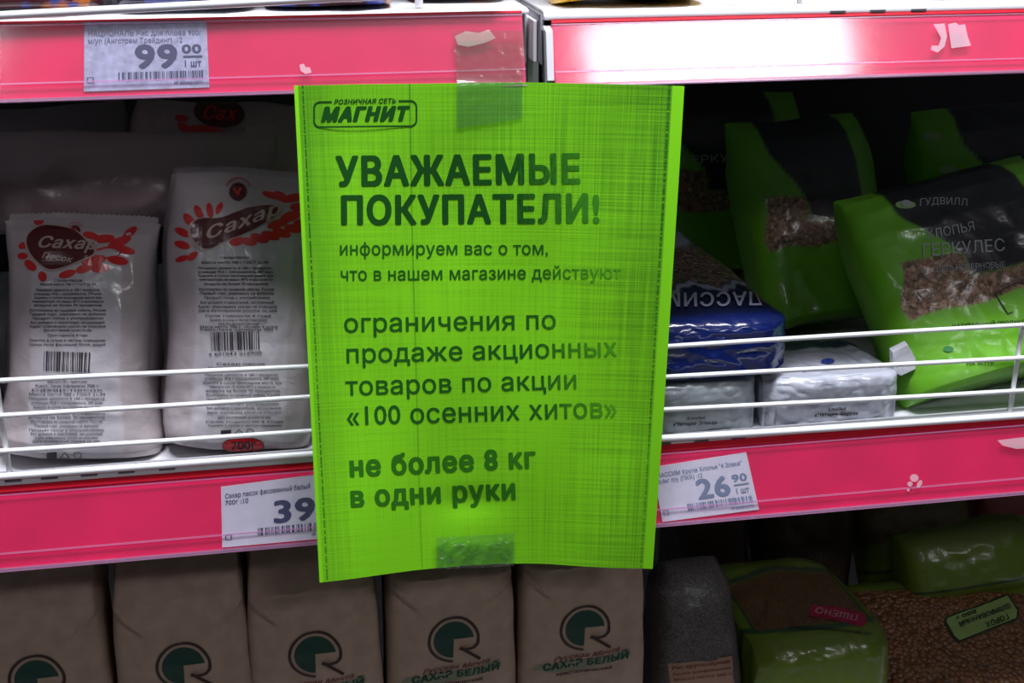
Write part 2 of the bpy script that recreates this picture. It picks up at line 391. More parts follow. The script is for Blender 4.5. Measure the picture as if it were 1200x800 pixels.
shelf(.0305, .80, .0378, .0326, 'upper white shelf of the right bay with bright glare on its rail', [at(px, 7, .006)[0] for px in (985, 1032, 1080)], -1)
shelf(-.60, .0225, -.2100, -.2170, 'lower white shelf of the left bay carrying the clear bags of sugar', [at(px, 560, .009)[0] for px in (15, 58, 105, 149, 197)], 1, .0065)
shelf(.0305, .80, -.2185, -.2236, 'lower white shelf of the right bay carrying the oat and cereal packs', [at(px, 515, .009)[0] for px in (778, 822, 865)], -1, .0060)
t = empty('bottom_deck', (.1, .2, -.52), 'bottom deck of the shelving under the brown paper sugar bags', 'shelf')
bevel(Geo().box(-.60, .80, .012, .425, -.492, -.490).make('board', white_paint, t)); Geo().box(-.60, .80, .012, .016, -.6195, -.4921).make('kick_plate', white_paint, t)
# joint between the bays at the top
t = empty('bay_joint_bracket', (.0265, .02, -.03), 'white and grey steel bracket in the gap between the two upper rails', 'bracket')
bevel(Geo().box(.0232, .0252, .0005, .030, .012, .034).make('hook_plate', white_paint, t)); bevel(Geo().box(.0256, .0268, -.001, .030, .012, .0375).make('folded_plate', mat('grey_steel', (.28, .28, .32), .4, .6), t))
Geo().box(.0238, .0296, .018, .032, -.20, .031).make('upright', white_paint, t)
bevel(Geo().extrude([(.004, .028), (-.002, .002), (.012, .001), (.012, .030)], .0304, .0345).make('rail_end_cap', white_paint, t))
Geo().extrude([(.0035, .028), (-.0025, -.002), (.004, -.002), (.010, .028)], .0292, .0303).make('dark_strip', dark_slot, t)  # thin dark strip beside the end cap

# ------------------------------------------------------------------ price rails
YB, YT = -.003, .0095
class Rail:
    def __init__(s, x0, x1, zb, zt): s.x0, s.x1, s.zb, s.zt = x0, x1, zb, zt
    def surf(s, u, v):
        u = np.asarray(u, float); v = np.asarray(v, float); f = (v+1)/2
        return np.stack([s.x0+(s.x1-s.x0)*(u+1)/2, YB+(YT-YB)*f, s.zb+(s.zt-s.zb)*f], -1)
    def n(s):
        v = np.array([0, -(s.zt-s.zb), YT-YB]); return v/np.linalg.norm(v)
    def strip(s, name, f0, f1, o0, o1, m, parent, xa=None, xb=None):
        n = s.n()
        def q(f, o): return (YB+(YT-YB)*f+n[1]*o, s.zb+(s.zt-s.zb)*f+n[2]*o)
        return Geo().extrude([q(f0, o0), q(f0, o1), q(f1, o1), q(f1, o0)], s.x0 if xa is None else xa, s.x1 if xb is None else xb).make(name, m, parent)
def rail(x0, x1, zb, zt, label, strip_h):
    r = Rail(x0, x1, zb, zt); t = empty('price_rail', ((x0+x1)/2, 0, zb), label, 'price rail'); r.t = t; r.label = label
    r.strip('back_plate', -.03, 1.0, -.0018, -.0006, white_paint, t)
    r.strip('insert', .0, .985, -.0005, 0, magenta, t)
    r.strip('cover', .01, .97, .0016, .0020, clear, t)
    r.strip('lower_ridge', -.045, .0, -.0005, .0028, clear_edge, t)
    r.strip('groove_ridge', .185, .207, .0021, .0025, clear_edge, t)
    r.strip('upper_ridge', .955, .972, .0021, .0024, clear_edge, t)
    r.strip('top_strip', 1.0, 1.0+strip_h, -.0008, .0012, redstrip, t)
    return r
RUL = rail(-.60, .0185, .0015, .0368, 'upper left pink price rail holding the fogged 99.00 tag', .03)
RUR = rail(.0347, .80, .0002, .0310, 'upper right pink price rail washed out by a white glare', .04)
RLL = rail(-.60, .0185, -.2620, -.2205, 'lower left pink price rail holding the 39.90 tag', .075)
RLR = rail(.0347, .80, -.2705, -.2275, 'lower right pink price rail holding the 26.90 tag', .085)

def price_tag(R_, quad, label, rub, kop, lines, m, ink, ink2, seed, rot_icon=False, lw=(.9, .75)):
    q = np.array(quad, float)                                   # TL TR BR BL in pixels of the photograph
    def uv(u, v): u = np.asarray(u, float)[..., None]; v = np.asarray(v, float)[..., None]; return (q[3]*(1-u)+q[2]*u)*(1-v)+(q[0]*(1-u)+q[1]*u)*v
    s, tt = inv(R_.surf, q, 0, 0, -1.3, 1.3); a = lift(R_.surf, s, tt, .0003); b = lift(R_.surf, s, tt, .0008)
    t = empty('price_tag', tuple(b.min(0)), label, 'price tag')
    build('card', np.concatenate([a, b]), [(0, 1, 2, 3), (7, 6, 5, 4)]+[(i, i+4, (i+1) % 4+4, (i+1) % 4) for i in range(4)], m, t)
    def put(parts, inkm, nm='lettering', z=.00105):
        V, F = merge(parts); P = uv(V[:, 0], V[:, 1]); return print_px(nm, P, F, R_.surf, inkm, t, z, lo=-1.3, hi=1.3)
    def ln(sx, x0, y0, x1, h, bold=0): return textline(sx, (x0, y0), (x1, y0), h, bold, up=(0, 1))
    put([ln(lines[0], .03, .80, lw[0], .075, .012), ln(lines[1], .03, .69, lw[1], .075, .012)], ink2)
    put([ln(rub, .41, .32, .77, .34, .038)], ink, 'price_figures')
    put([ln(kop, .79, .53, .955, .125, .03), (np.array([[.80, .46], [.955, .46], [.955, .485], [.80, .485]]), np.array([[0, 1, 2], [0, 2, 3]])), ln('1 шт', .80, .32, .945, .10, .025)], ink, 'unit_lettering')
    put([barcode(.27, .14, .955, .14, .12, seed, up=(0, 1))], ink, 'barcode')
    put([ln('№ 0000031077' + str(seed), .72, .055, .955, .045, .01)], ink, 'small_print')
    put([strokes([((.03, .12), (.075, .12)), ((.075, .12), (.075, .20)), ((.075, .20), (.03, .20)), ((.03, .20), (.03, .12))], .008)], ink, 'box_mark')
    return t
price_tag(RUL, [(99, 26.5), (242, 25.5), (245.5, 102.5), (98.5, 107.5)], 'price tag reading 99.00 with grey toner fog on the upper left rail', '99', '00',
          ['НАЦИОНАЛЬ Рис для плова 900г', 'м/уп (Ангстрем Трейдинг) :12'], tagpaper_fog, ink_blue, mat('grey_violet_ink', (.16, .17, .30), .6), 1, lw=(.96, .80))
price_tag(RLL, [(259, 570), (404, 551), (406, 628), (260.5, 641)], 'white price tag reading 39.90 half hidden by the left edge of the green notice', '39', '90',
          ['Сахар песок фасованный белый', '700г :10'], tagpaper, ink_blue, ink_blue, 3, lw=(.72, .22))
price_tag(RLR, [(764, 547), (874, 529.5), (889, 596.5), (776, 611)], 'slightly tilted price tag reading 26.90 at the right edge of the green notice', '26', '90',
          ['ПАССИМ Крупа Хлопья "4 Злака"', '0,4кг п/у (ПКК) :12'], tagpaper, ink_pale, ink_pale, 5, lw=(.93, .5))

# dried glue and scuffs on the covers
glue = film_mat('dried_glue', (.9, .8, .85), .05, .4, .40, (.95, .80, .90))
def scuff(R_, polys, label):
    V, F = merge(polys); s, t_ = inv(R_.surf, V, 0, 0); o = build('glue_mark', lift(R_.surf, s, t_, .00285), F, glue)
    return tag(o, label, 'glue mark')
scuff(RUR, [poly([(1091, 30), (1104, 29), (1107, 44), (1104, 56), (1096, 63), (1088, 60), (1089, 55), (1097, 55), (1100, 46)]), poly([(1108, 30), (1117, 28), (1121, 31), (1128, 30), (1131, 44), (1135, 55), (1112, 58), (1110, 44)])], 'dried glue remains on the right part of the glaring upper right rail')
scuff(RLR, [blob(1069, 559, 5, 4.5), blob(1064, 566, 3, 3), blob(1075, 566, 2.5, 5, .5), blob(1062, 573, 1.6, 1.6)], 'small round glue blot in the middle of the lower right pink rail')
scuff(RLR, [poly([(1166, 515), (1200, 511), (1215, 512), (1210, 524), (1188, 525), (1172, 521)])], 'pale torn glue patch at the right end of the lower right rail')
scuff(RUL, [poly([(351, 77), (356, 76), (358, 80), (363, 80), (365, 86), (358, 88), (352, 84)])], 'small glue smear on the upper left pink rail above the notice corner')
scuff(RUL, [poly([(532, 44), (545, 38), (560, 40), (572, 36), (580, 46), (566, 52), (548, 56), (536, 54)])], 'pinkish glue smear under the clear tape at the upper rail end')

# ------------------------------------------------------------------ wire fences
def fence(wires, posts, label, r=.0015, extra=0):
    a = wires[0][0]; t = empty('wire_fence', (a[0], a[1], wires[-1][0][2]), label, 'wire fence')
    for i, wv in enumerate(wires):
        n = 16; P = []
        for k in range(n+1):
            f = k/n; p = wv[0]*(1-f)+wv[1]*f; p = p+np.array([0, 0, .0006*math.sin(f*5+i)]); P.append(p)
        Geo().tube(P, r if i < len(wires)-1 or not extra else extra).make('wire', white_wire, t, smooth=True)
    for (x, z0, z1, y) in posts:
        Geo().tube([(x, y, z0), (x, y, z1)], r*1.05).make('post', white_wire, t, smooth=True)
    return t
def W2(p0, p1, Y, x0, x1):
    a = at(*p0, Y); b = at(*p1, Y); d = (b-a)/(b[0]-a[0]); return (a+d*(x0-a[0]), a+d*(x1-a[0]))
YW = .008
fence([W2((0, 447), (365, 428.5), YW, -.42, .018), W2((0, 487.5), (365, 463.5), YW, -.42, .018), W2((0, 528), (365, 504), YW, -.42, .018), W2((0, 557), (365, 532), YW+.0008, -.42, .018)],
      [(at(6, 528, YW)[0], at(6, 560, YW)[2], at(6, 446, YW)[2], YW+.003), (.012, at(365, 538, YW)[2], at(365, 428, YW)[2], YW+.003)], 'low white wire fence in front of the clear sugar bags', extra=.0021)
fence([W2((775, 407), (1200, 380.5), YW, .036, .50), W2((773, 443), (1200, 418), YW, .036, .50), W2((773, 480.5), (1200, 456.5), YW, .036, .50), W2((773, 513), (1200, 486.5), YW+.0008, .036, .50)],
      [(at(1190.5, 455, YW)[0], at(1190, 486, YW)[2], at(1196, 381, YW)[2], YW+.003), (.040, at(773, 514, YW)[2], at(773, 407, YW)[2], YW+.003)], 'low white wire fence in front of the cereal packs', extra=.0023)
fence([W2((0, 19.5), (355, -1), .006, -.42, .008)], [(at(491, 8, .018)[0], .040, .085, .018)], 'sagging white wire fence on the upper left shelf', r=.0021)
fence([W2((650, -10), (1200, -12), .016, .04, .6)], [(at(937, 0, .018)[0], .038, .085, .018)], 'white wire fence on the upper right shelf in front of the yellow pack', r=.0014)

# ------------------------------------------------------------------ the green notice
cTL, cTM, cTR = at(344.5, 100.5, -.010), at(597, 96, -.0055), at(802, 101, -.009)
cBL, cBM, cBR = at(374.5, 682.5, -.031), at(598, 659, -.0095), at(765, 666.5, -.015)
cML, cMM, cMR = at(359, 385, -.022), at(595, 380, -.0105), at(784, 385, -.016)
cQL, cQM = at(490, 664.5, -.0165), None
def paper(u, v):
    """u 0..1 left to right, v 0..1 bottom to top"""
    u = np.asarray(u, float)[..., None]; v = np.asarray(v, float)[..., None]
    k = .565; soft = .14
    def across(L, Mi, R_, bow):
        a = u/k; b = (u-k)/(1-k)
        lin = np.where(u < k, L*(1-a)+Mi*a, Mi*(1-b)+R_*b)
        d = (u-k)/soft; bump = np.where(abs(d) < 1, (1-abs(d))**2, 0)*soft*.5
        kink = ((R_-Mi)/(1-k)-(Mi-L)/k)
        lin = lin+kink*bump*.5
        bw = np.where(u < k, np.sin(np.pi*np.clip(a, 0, 1)), 0)*bow
        return lin+bw*np.array([0, 1., 0])
    t_, m_, b_ = across(cTL, cTM, cTR, .0), across(cML, cMM, cMR, .001), across(cBL, cBM, cBR, .0025)
    P = b_*(1-v)*(1-2*v)+m_*4*v*(1-v)+t_*v*(2*v-1)
    nz = .0006*np.sin(u*9+v*4)*np.sin(v*7+1)+.0004*np.sin(u*17-v*11)
    nz = nz-.0012*np.exp(-((v-.13)/.03)**2)*np.exp(-((u-.45)/.1)**2)
    return P-np.array([0, 1., 0])*nz
def psurf(s, t): return paper((np.asarray(s)+1)/2, (np.asarray(t)+1)/2)
def paper_material():
    m = bpy.data.materials.new('green_copier_paper'); m.use_nodes = True; nt = m.node_tree; N = nt.nodes.new; L = nt.links.new; p = nt.nodes['Principled BSDF']
    p.inputs['Roughness'].default_value = .75; p.inputs['Specular IOR Level'].default_value = .25
    uv = N('ShaderNodeUVMap'); uv.uv_map = 'UVMap'; sp = N('ShaderNodeSeparateXYZ'); L(uv.outputs[0], sp.inputs[0])
    def noi(sx, sy, sc, det=2):
        mp = N('ShaderNodeMapping'); mp.inputs['Scale'].default_value = (sx, sy, 1); L(uv.outputs[0], mp.inputs[0])
        n = N('ShaderNodeTexNoise'); n.inputs['Scale'].default_value = sc; n.inputs['Detail'].default_value = det; L(mp.outputs[0], n.inputs['Vector']); return n.outputs[0]
    def mth(op, a, b=None, c=None, clamp=False):
        n = N('ShaderNodeMath'); n.operation = op; n.use_clamp = clamp
        for i, q in enumerate((a, b, c)):
            if q is None: continue
            if isinstance(q, (int, float)): n.inputs[i].default_value = q
            else: L(q, n.inputs[i])
        return n.outputs[0]
    def rng_(v, a, b, c, d):
        n = N('ShaderNodeMapRange'); n.interpolation_type = 'SMOOTHSTEP'; L(v, n.inputs[0])
        for i, q in zip((1, 2, 3, 4), (a, b, c, d)): n.inputs[i].default_value = q
        return n.outputs[0]
    X, Y = sp.outputs[0], sp.outputs[1]
    vert = noi(210, 3, 1, 2); horz = noi(3, 290, 1, 2); cloud = noi(2.2, 2.6, 1, 3); fine = noi(90, 120, 3, 2)
    weave = mth('ADD', mth('MULTIPLY', mth('SUBTRACT', vert, .5), 1.0), mth('MULTIPLY', mth('SUBTRACT', horz, .5), 1.0))
    edge = mth('ADD', rng_(X, .70, .99, 0, .34), rng_(X, .14, .02, 0, .28))
    top = rng_(Y, .40, 1.0, 0, .33)
    fog = mth('ADD', mth('ADD', edge, top), mth('MULTIPLY', mth('SUBTRACT', cloud, .5), .5))
    fog = mth('ADD', mth('ADD', fog, .03), mth('MULTIPLY', mth('SUBTRACT', fine, .5), .22))
    wv = mth('MULTIPLY', weave, rng_(X, .2, .9, .55, 1.0))
    fog = mth('ADD', fog, wv)
    # toner streak and the dark dotted guide lines by both margins
    dash = mth('GREATER_THAN', noi(1, 160, 1, 1), .44)
    def line(c, wd, amp): return mth('MULTIPLY', mth('COMPARE', X, c, wd), amp)
    strk = mth('ADD', line(.298, .0022, .38), mth('MULTIPLY', line(.022, .0022, .55), dash))
    strk = mth('ADD', strk, mth('MULTIPLY', line(.963, .003, .4), dash))
    fog = mth('ADD', fog, strk)
    ok = mth('MULTIPLY', mth('LESS_THAN', X, .970), mth('GREATER_THAN', X, .010))
    fog = mth('MULTIPLY', fog, ok, clamp=True)
    mx = N('ShaderNodeMix'); mx.data_type = 'RGBA'; L(fog, mx.inputs[0]); mx.inputs[6].default_value = (.33, .95, .016, 1); mx.inputs[7].default_value = (.030, .20, .008, 1)
    L(mx.outputs[2], p.inputs['Base Color'])
    tr = N('ShaderNodeBsdfTranslucent'); L(mx.outputs[2], tr.inputs[0]); ms = N('ShaderNodeMixShader'); ms.inputs[0].default_value = .22
    L(p.outputs[0], ms.inputs[1]); L(tr.outputs[0], ms.inputs[2]); L(ms.outputs[0], nt.nodes['Material Output'].inputs[0])
    return m
def print_ink(name, dark, pale, a, b):
    """toner that thins out towards the right-hand side of the sheet (worn print)"""
    m = bpy.data.materials.new(name); m.use_nodes = True; nt = m.node_tree; N = nt.nodes.new; L = nt.links.new; p = nt.nodes['Principled BSDF']; p.inputs['Roughness'].default_value = .9; p.inputs['Specular IOR Level'].default_value = .08
    tc = N('ShaderNodeTexCoord'); sp = N('ShaderNodeSeparateXYZ'); L(tc.outputs['Object'], sp.inputs[0])
    n = N('ShaderNodeTexNoise'); n.inputs['Scale'].default_value = 1; mp = N('ShaderNodeMapping'); mp.inputs['Scale'].default_value = (900, 900, 160); L(tc.outputs['Object'], mp.inputs[0]); L(mp.outputs[0], n.inputs['Vector'])
    ad = N('ShaderNodeMath'); ad.operation = 'MULTIPLY_ADD'; L(n.outputs[0], ad.inputs[0]); ad.inputs[1].default_value = .05; L(sp.outputs[0], ad.inputs[2])
    mr = N('ShaderNodeMapRange'); L(ad.outputs[0], mr.inputs[0]); mr.inputs[1].default_value = a+.025; mr.inputs[2].default_value = b+.025; mr.inputs[3].default_value = 0; mr.inputs[4].default_value = 1
    mx = N('ShaderNodeMix'); mx.data_type = 'RGBA'; L(mr.outputs[0], mx.inputs[0]); mx.inputs[6].default_value = (*dark, 1); mx.inputs[7].default_value = (*pale, 1); L(mx.outputs[2], p.inputs['Base Color'])
    tr = N('ShaderNodeBsdfTranslucent'); L(mx.outputs[2], tr.inputs[0])
    return m
notice = empty('notice_sheet', (0, -.012, -.297), 'bright green paper notice about limits on sale goods, taped between the shelves', 'notice')
nu, nv = 70, 100
U, Vv = np.meshgrid(np.linspace(0, 1, nu), np.linspace(0, 1, nv)); P = paper(U, Vv).reshape(-1, 3); idx = np.arange(nu*nv).reshape(nv, nu)
q1 = np.stack([idx[:-1, :-1], idx[:-1, 1:], idx[1:, 1:], idx[1:, :-1]], -1).reshape(-1, 4)
bk = P+np.array([0, .00025, 0]); n0 = nu*nv
rim = [(idx[0, i], idx[0, i+1]) for i in range(nu-1)]+[(idx[i, -1], idx[i+1, -1]) for i in range(nv-1)]+[(idx[-1, i+1], idx[-1, i]) for i in range(nu-1)]+[(idx[i+1, 0], idx[i, 0]) for i in range(nv-1)]
faces = list(map(tuple, q1))+list(map(tuple, q1[:, ::-1]+n0))+[(b, a, a+n0, b+n0) for a, b in rim]
build('sheet', np.concatenate([P, bk]), faces, paper_material(), notice, smooth=True, uv=np.tile(np.stack([U.ravel(), Vv.ravel()], 1), (2, 1)))
ink_h = print_ink('worn_dark_toner', (.012, .085, .012), (.09, .44, .02), .01, .10)
ink_m = print_ink('worn_mid_toner', (.018, .13, .014), (.14, .58, .02), .025, .095)
ink_b = print_ink('worn_low_toner', (.035, .20, .012), (.10, .45, .015), .0, .12)
def np_print(parts, m, nm='lettering'):
    V, F = merge(parts if isinstance(parts, list) else [parts]); return print_px(nm, V, F, psurf, m, notice, .00018)
np_print(textline('УВАЖАЕМЫЕ', (394, 217.5), (683, 214), 32.5, .045), ink_h, 'heading')
np_print(textline('ПОКУПАТЕЛИ!', (398, 262.5), (706, 260), 31.5, .045), ink_h, 'heading')
np_print(textline('информируем вас о том,', (397, 298.5), (643, 298), 14.5, .012), ink_m)
np_print(textline('что в нашем магазине действуют', (398, 328.5), (728, 326), 14.5, .012), ink_m)
np_print(textline('ограничения по', (402, 389), (653, 385), 21, .010), ink_m)
np_print(textline('продаже акционных', (404, 425), (724, 417), 21, .010), ink_m)
np_print(textline('товаров по акции', (405, 463), (678, 455), 21, .010), ink_m)
np_print(textline('«100 осенних хитов»', (406, 498), (724, 488), 22, .010), ink_m)
np_print(textline('не более 8 кг', (409, 558), (629, 547), 23, .042), ink_b)
np_print(textline('в одни руки', (410, 593.5), (607, 584), 23, .042), ink_b)
np_print(textline('РОЗНИЧНАЯ СЕТЬ', (391, 122), (464, 120.5), 5.2, .045, .25), ink_h, 'logo_lettering')
np_print(textline('МАГНИТ', (376, 142), (478, 141), 15.5, .085, .28), ink_h, 'logo_lettering')
def rrect_open(x0, y0, x1, y1, r, th, gap0, gap1):
    def arc(cx, cy, a0, a1, rr): return [(cx+rr*math.cos(math.radians(a)), cy+rr*math.sin(math.radians(a))) for a in np.linspace(a0, a1, 7)]
    def path(o):
        rr = r-o; A, B, C_, D = x0+o, y0+o, x1-o, y1-o
        return [(gap1, B)]+arc(C_-rr, B+rr, -90, 0, rr)+arc(C_-rr, D-rr, 0, 90, rr)+arc(A+rr, D-rr, 90, 180, rr)+arc(A+rr, B+rr, 180, 270, rr)+[(gap0, B)]
    L_ = np.array(path(0)+path(th)[::-1]); L_[:, 1] += (L_[:, 0]-367)*-.012; return fill([L_])
np_print(rrect_open(367, 118.5, 489, 150, 8, 2, 389, 467), ink_h, 'logo_frame')

# adhesive tape
def tape(name, us, vs, surf, off, m, label, crumple=.00022):
    n1, n2 = len(us), len(vs); A, B = np.meshgrid(us, vs); P0 = surf(A, B)
    nz = noise(A*40+3, B*40, 5)*crumple+crumple; P0 = P0-np.array([0, 1., 0])*(off+nz)[..., None]; P0 = P0.reshape(-1, 3)
    idx = np.arange(n1*n2).reshape(n2, n1); q = np.stack([idx[:-1, :-1], idx[:-1, 1:], idx[1:, 1:], idx[1:, :-1]], -1).reshape(-1, 4)
    return tag(build(name, P0, list(map(tuple, q)), m, smooth=True), label, 'tape')
tape_m = film_mat('clear_adhesive_tape', (.74, .84, .72), .02, .12, .03, (.8, .8, .8))
def top_tape(a, b):      # a: px column fraction 0..1 ; b: 0 bottom on the paper .. 1 top on the rail
    px = 535+77*a-(0)*(1-b); k = .40
    t1 = np.clip(b/k, 0, 1); t2 = np.clip((b-k)/(1-k), 0, 1)
    pxx = px+(-6*t2*(1-a)); py = np.where(b < k, 150+(-.14*(px-535))-(50-.14*(px-535))*t1, 97-62*t2)
    s, t = inv(psurf, np.stack([pxx.ravel(), np.minimum(py.ravel()*1.0+1000*(b.ravel() < 0), 150*1.0) if False else py.ravel()], 1), .1, .8, -1, 1)
    pp = psurf(s, t); s2, t2_ = inv(RUL.surf, np.stack([np.minimum(pxx.ravel(), 613), py.ravel()], 1), .5, 0, -1, .999); rr = RUL.surf(s2, t2_)-np.array([0, .003, 0])
    bb = sst(k-.02, k+.10, b.ravel())[:, None]
    return (pp*(1-bb)+rr*bb).reshape(a.shape+(3,))
tape('clear_tape', np.linspace(0, 1, 24), np.linspace(0, 1, 40), top_tape, .0004, tape_m, 'clear tape holding the top edge of the green notice to the rail')
def bot_tape(a, b):
    px = 511+91*a; py = 664-.055*(px-511)-36*b+5*(1-a)*0
    s, t = inv(psurf, np.stack([px.ravel(), np.minimum(py, 662-.03*(px-511)).ravel()], 1), .1, -.8, -1, 1); pp = psurf(s, t)
    ex = np.clip(py-(662-.03*(px-511)), 0, 9).ravel()[:, None]
    return (pp-np.array([0, 0, .0006])*ex+np.array([0, .0005, 0])*ex).reshape(a.shape+(3,))
tape('clear_tape', np.linspace(0, 1, 30), np.linspace(-.12, 1, 24), bot_tape, .0004, tape_m, 'crinkled clear tape across the bottom edge of the green notice', .0012)


# ------------------------------------------------------------------ bagged sugar (clear film, white sugar)
STAND = ((-1, .60), (-.985, .88), (-.93, 1), (.2, 1), (.5, .93), (.75, .74), (.9, .45), (1, .04))
film_white = pack_mat('clear_film_over_sugar', None, rough=.32, coat=.45, coat_rough=.13, bump=.28, bscale=55)
petal_red = mat('petal_red_print', (.62, .02, .02), .35, coat=.4)
maroon = mat('maroon_print', (.085, .004, .008), .3, coat=.4)
tan = mat('tan_print', (.50, .36, .32), .4, coat=.3)
oval_red = mat('oval_red_print', (.68, .02, .03), .3, coat=.4)
def sugar_col(u, v, sd):
    n = noise(u*3, v*4, 3); base = c3(.47, .41, .425)
    c = np.tile(base, (len(u), 1))*(1+.05*n)[:, None]
    panel = sst(.62, .56, np.abs(u))*(sd > 0)*sst(-1, -.9, v)*sst(.75, .68, v)
    return mixc(c, np.tile(c3(.56, .54, .58), (len(u), 1)), panel*.8)
SUG = ['Сахар-песок', 'Масса нетто 700 г ГОСТ 21-94', 'Пищевая ценность в 100 г продукта:', 'углеводы 99,8 г, калорийность 399 ккал', 'Хранить в сухом прохладном месте при', 'температуре не выше 40°С и влажности', 'воздуха не более 70 процентов',
       'Изготовлено из сахарной свёклы, Россия', 'Первый сорт, упаковано на фабрике', 'Продукт готов к употреблению', 'Без добавок и красителей, натуральный', 'Адрес упаковщика указан на упаковке', 'Дата изготовления указана на шве', 'Срок годности 4 года', 'Хранить в сухом и чистом помещении', 'Цукор пісок фасований білий, вищий', 'Маса нетто 700 г, термін 4 роки', 'Қант, таза салмағы 700 г']
def sugar_text(pk, t, rows, cx, wpx, slope, xs=0):
    parts = []
    r = np.random.default_rng(3)
    for i, (y, fr, hh) in enumerate(rows):
        s_ = SUG[i % len(SUG)]; w_ = wpx*fr; c = cx+xs*(y-rows[0][0]); parts.append(textline(s_, (c-w_/2, y+slope*w_/2), (c+w_/2, y-slope*w_/2), hh, .012))
    V, F = merge(parts); print_px('lettering', V, F, pk.surf, ink_dark, t, .0005, 0, .1)
def emblem_px(pk, t, dark, petals, word, badge, tail, word2=None, t0=.6):
    for (cx, cy, rx, ry, a) in petals:
        pass
    V, F = merge([blob(cx, cy, rx*1.05, ry*1.0, a, 14) for cx, cy, rx, ry, a in petals]); o = print_px('petal_print', V, F, pk.surf, petal_red, t, .0004, 0, t0)
    d = np.array(dark, float)
    for _ in range(3): d = np.stack([d*.75+np.roll(d, -1, 0)*.25, d*.25+np.roll(d, -1, 0)*.75], 1).reshape(-1, 2)
    c = d.mean(0)
    V, F = poly(c+(d-c)*1.07, 4); print_px('emblem_edge', V, F, pk.surf, tan, t, .0007, 0, t0)
    V, F = poly(d, 4); print_px('emblem', V, F, pk.surf, maroon, t, .0010, 0, t0)
    V, F = merge([textline(*q) for q in word]); print_px('emblem_lettering', V, F, pk.surf, tan, t, .0014, 0, t0)
    if badge:
        bx, by, r = badge; a = np.linspace(0, 2*math.pi, 48, endpoint=False); rr = np.where(np.arange(48) % 2, r, r*.80)
        V, F = poly(np.stack([bx+rr*np.cos(a), by+rr*np.sin(a)], 1), 4); print_px('round_badge', V, F, pk.surf, maroon, t, .0006, 0, t0)
        V, F = merge([textline('V', (bx-r*.45, by+r*.45), (bx+r*.45, by+r*.4), r*.8, .05), ringpoly(bx, by, r*1.35, r*1.35, r*.1, 200, 340)]); print_px('badge_mark', V, F, pk.surf, petal_red, t, .0010, 0, t0)

def pxw(a, b, py, Y): return abs(at(b, py, Y)[0]-at(a, py, Y)[0])
# right-hand bag (beside the notice)
x0 = at(183, 540, .018)[0]; x1 = at(372, 530, .018)[0]; xc = (x0+x1)/2
SA = Pack((xc, .045, -.2160), tuple(at(292, 205, .078)), x1-x0-.001, .060, p=3.2, qt=1.9, qb=11, prof=STAND, amp=.0032, freq=1.0, seed=2, taper=((-1, .95), (-.85, 1.01), (.4, 1.01), (.8, 1), (1, .97)))
t = empty('sugar_bag', (xc, .045, -.216), 'clear sugar bag with big red emblem, against the left edge of the green notice', 'sugar bag', 'clear bags of sugar')
SA.mesh('body', film_white, t, 80, 130, sugar_col); SA.seam('top_seam', film_white, t, .97, .009, -.9, colr=(.40, .35, .36))
emblem_px(SA, t, [(242, 294), (229, 285), (223, 273.5), (225, 262), (235, 255), (259, 256.5), (282, 246), (308, 240.6), (333.5, 242.7), (318, 257.6), (291, 272), (261, 283)],
          [(214, 303, 8, 3.5, -.3), (214, 287, 9, 4.5, .3), (214, 272, 9, 4.5, .5), (222, 258, 9, 5, .9), (233, 249, 9, 4.5, 1.1), (246, 247, 9, 4, 1.4), (257, 244, 7, 3.5, 2.0), (226, 300, 7, 4, -.7), (278, 283, 9, 5, -.2), (292, 283, 9, 5, .2), (304, 279, 11, 5, .3),
           (317, 276, 11, 5, .3), (330, 273, 11, 5, .3), (343, 268, 10, 5, .2), (318, 229, 11, 4, .3), (330, 231, 10, 5, .6), (344, 232, 12, 5, -.2), (350, 243, 10, 5, 0), (340, 254, 12, 6, -.3), (352, 262, 8, 5, 0), (326, 262, 13, 5, -.3)],
          [('Сахар', (240, 282), (330, 250), 13, .03, .35), ], (279, 225, 11.5), None)
rows = [(303, .36, 3), (309, .82, 3), (315.5, .9, 3), (320, .92, 3), (324.5, .92, 3), (329, .9, 3), (334, .78, 3), (340.5, .92, 3.4), (345, .9, 3.4), (350, .8, 3), (355.5, .9, 3.2), (360.5, .96, 3.2), (365, .96, 3), (371, .8, 3), (376, .7, 3), (380.5, .5, 3), (384, .95, 3), (387, .95, 2.6),
        (427.5, .6, 3), (432, .8, 3), (440, .9, 2.6), (444.5, .9, 3), (449.5, .96, 3), (454, .8, 2.6), (459, .9, 3), (464, .9, 3), (469, .9, 3), (474, .86, 3), (479, .9, 3), (484, .9, 2.6), (490, .65, 3.4), (495, .95, 2.6), (499.5, .9, 2.6)]
sugar_text(SA, t, rows, 275, 96, .0, .06)
V, F = merge([barcode(247, 411, 304, 409, 22, 11, 26), textline('4 601043 016900', (244, 416.5), (307, 414.5), 3.2, .01)]); print_px('barcode', V, F, SA.surf, ink_dark, t, .0006)
V, F = blob(285, 521, 24, 9, -.02, 30, 4); print_px('weight_oval', V, F, SA.surf, oval_red, t, .0006, 0, -.8)
V, F = merge([textline('700г', (271, 525.5), (301, 524), 8, .03), ringpoly(285, 521, 24.6, 9.6, 1, 0, 360, 40)]); print_px('weight_lettering', V, F, SA.surf, ink_dark, t, .0011, 0, -.8)
V, F = merge([poly([(259, 504), (271, 503), (271, 507.5), (259, 508.5)]), strokes([((275, 508), (280, 503)), ((280, 503), (285, 507.5)), ((285, 507.5), (275, 508))], .9), ringpoly(293, 505.5, 4.5, 3.5, .9, 0, 360, 16)]); print_px('recycling_mark', V, F, SA.surf, ink_dark, t, .0006, 0, -.7)
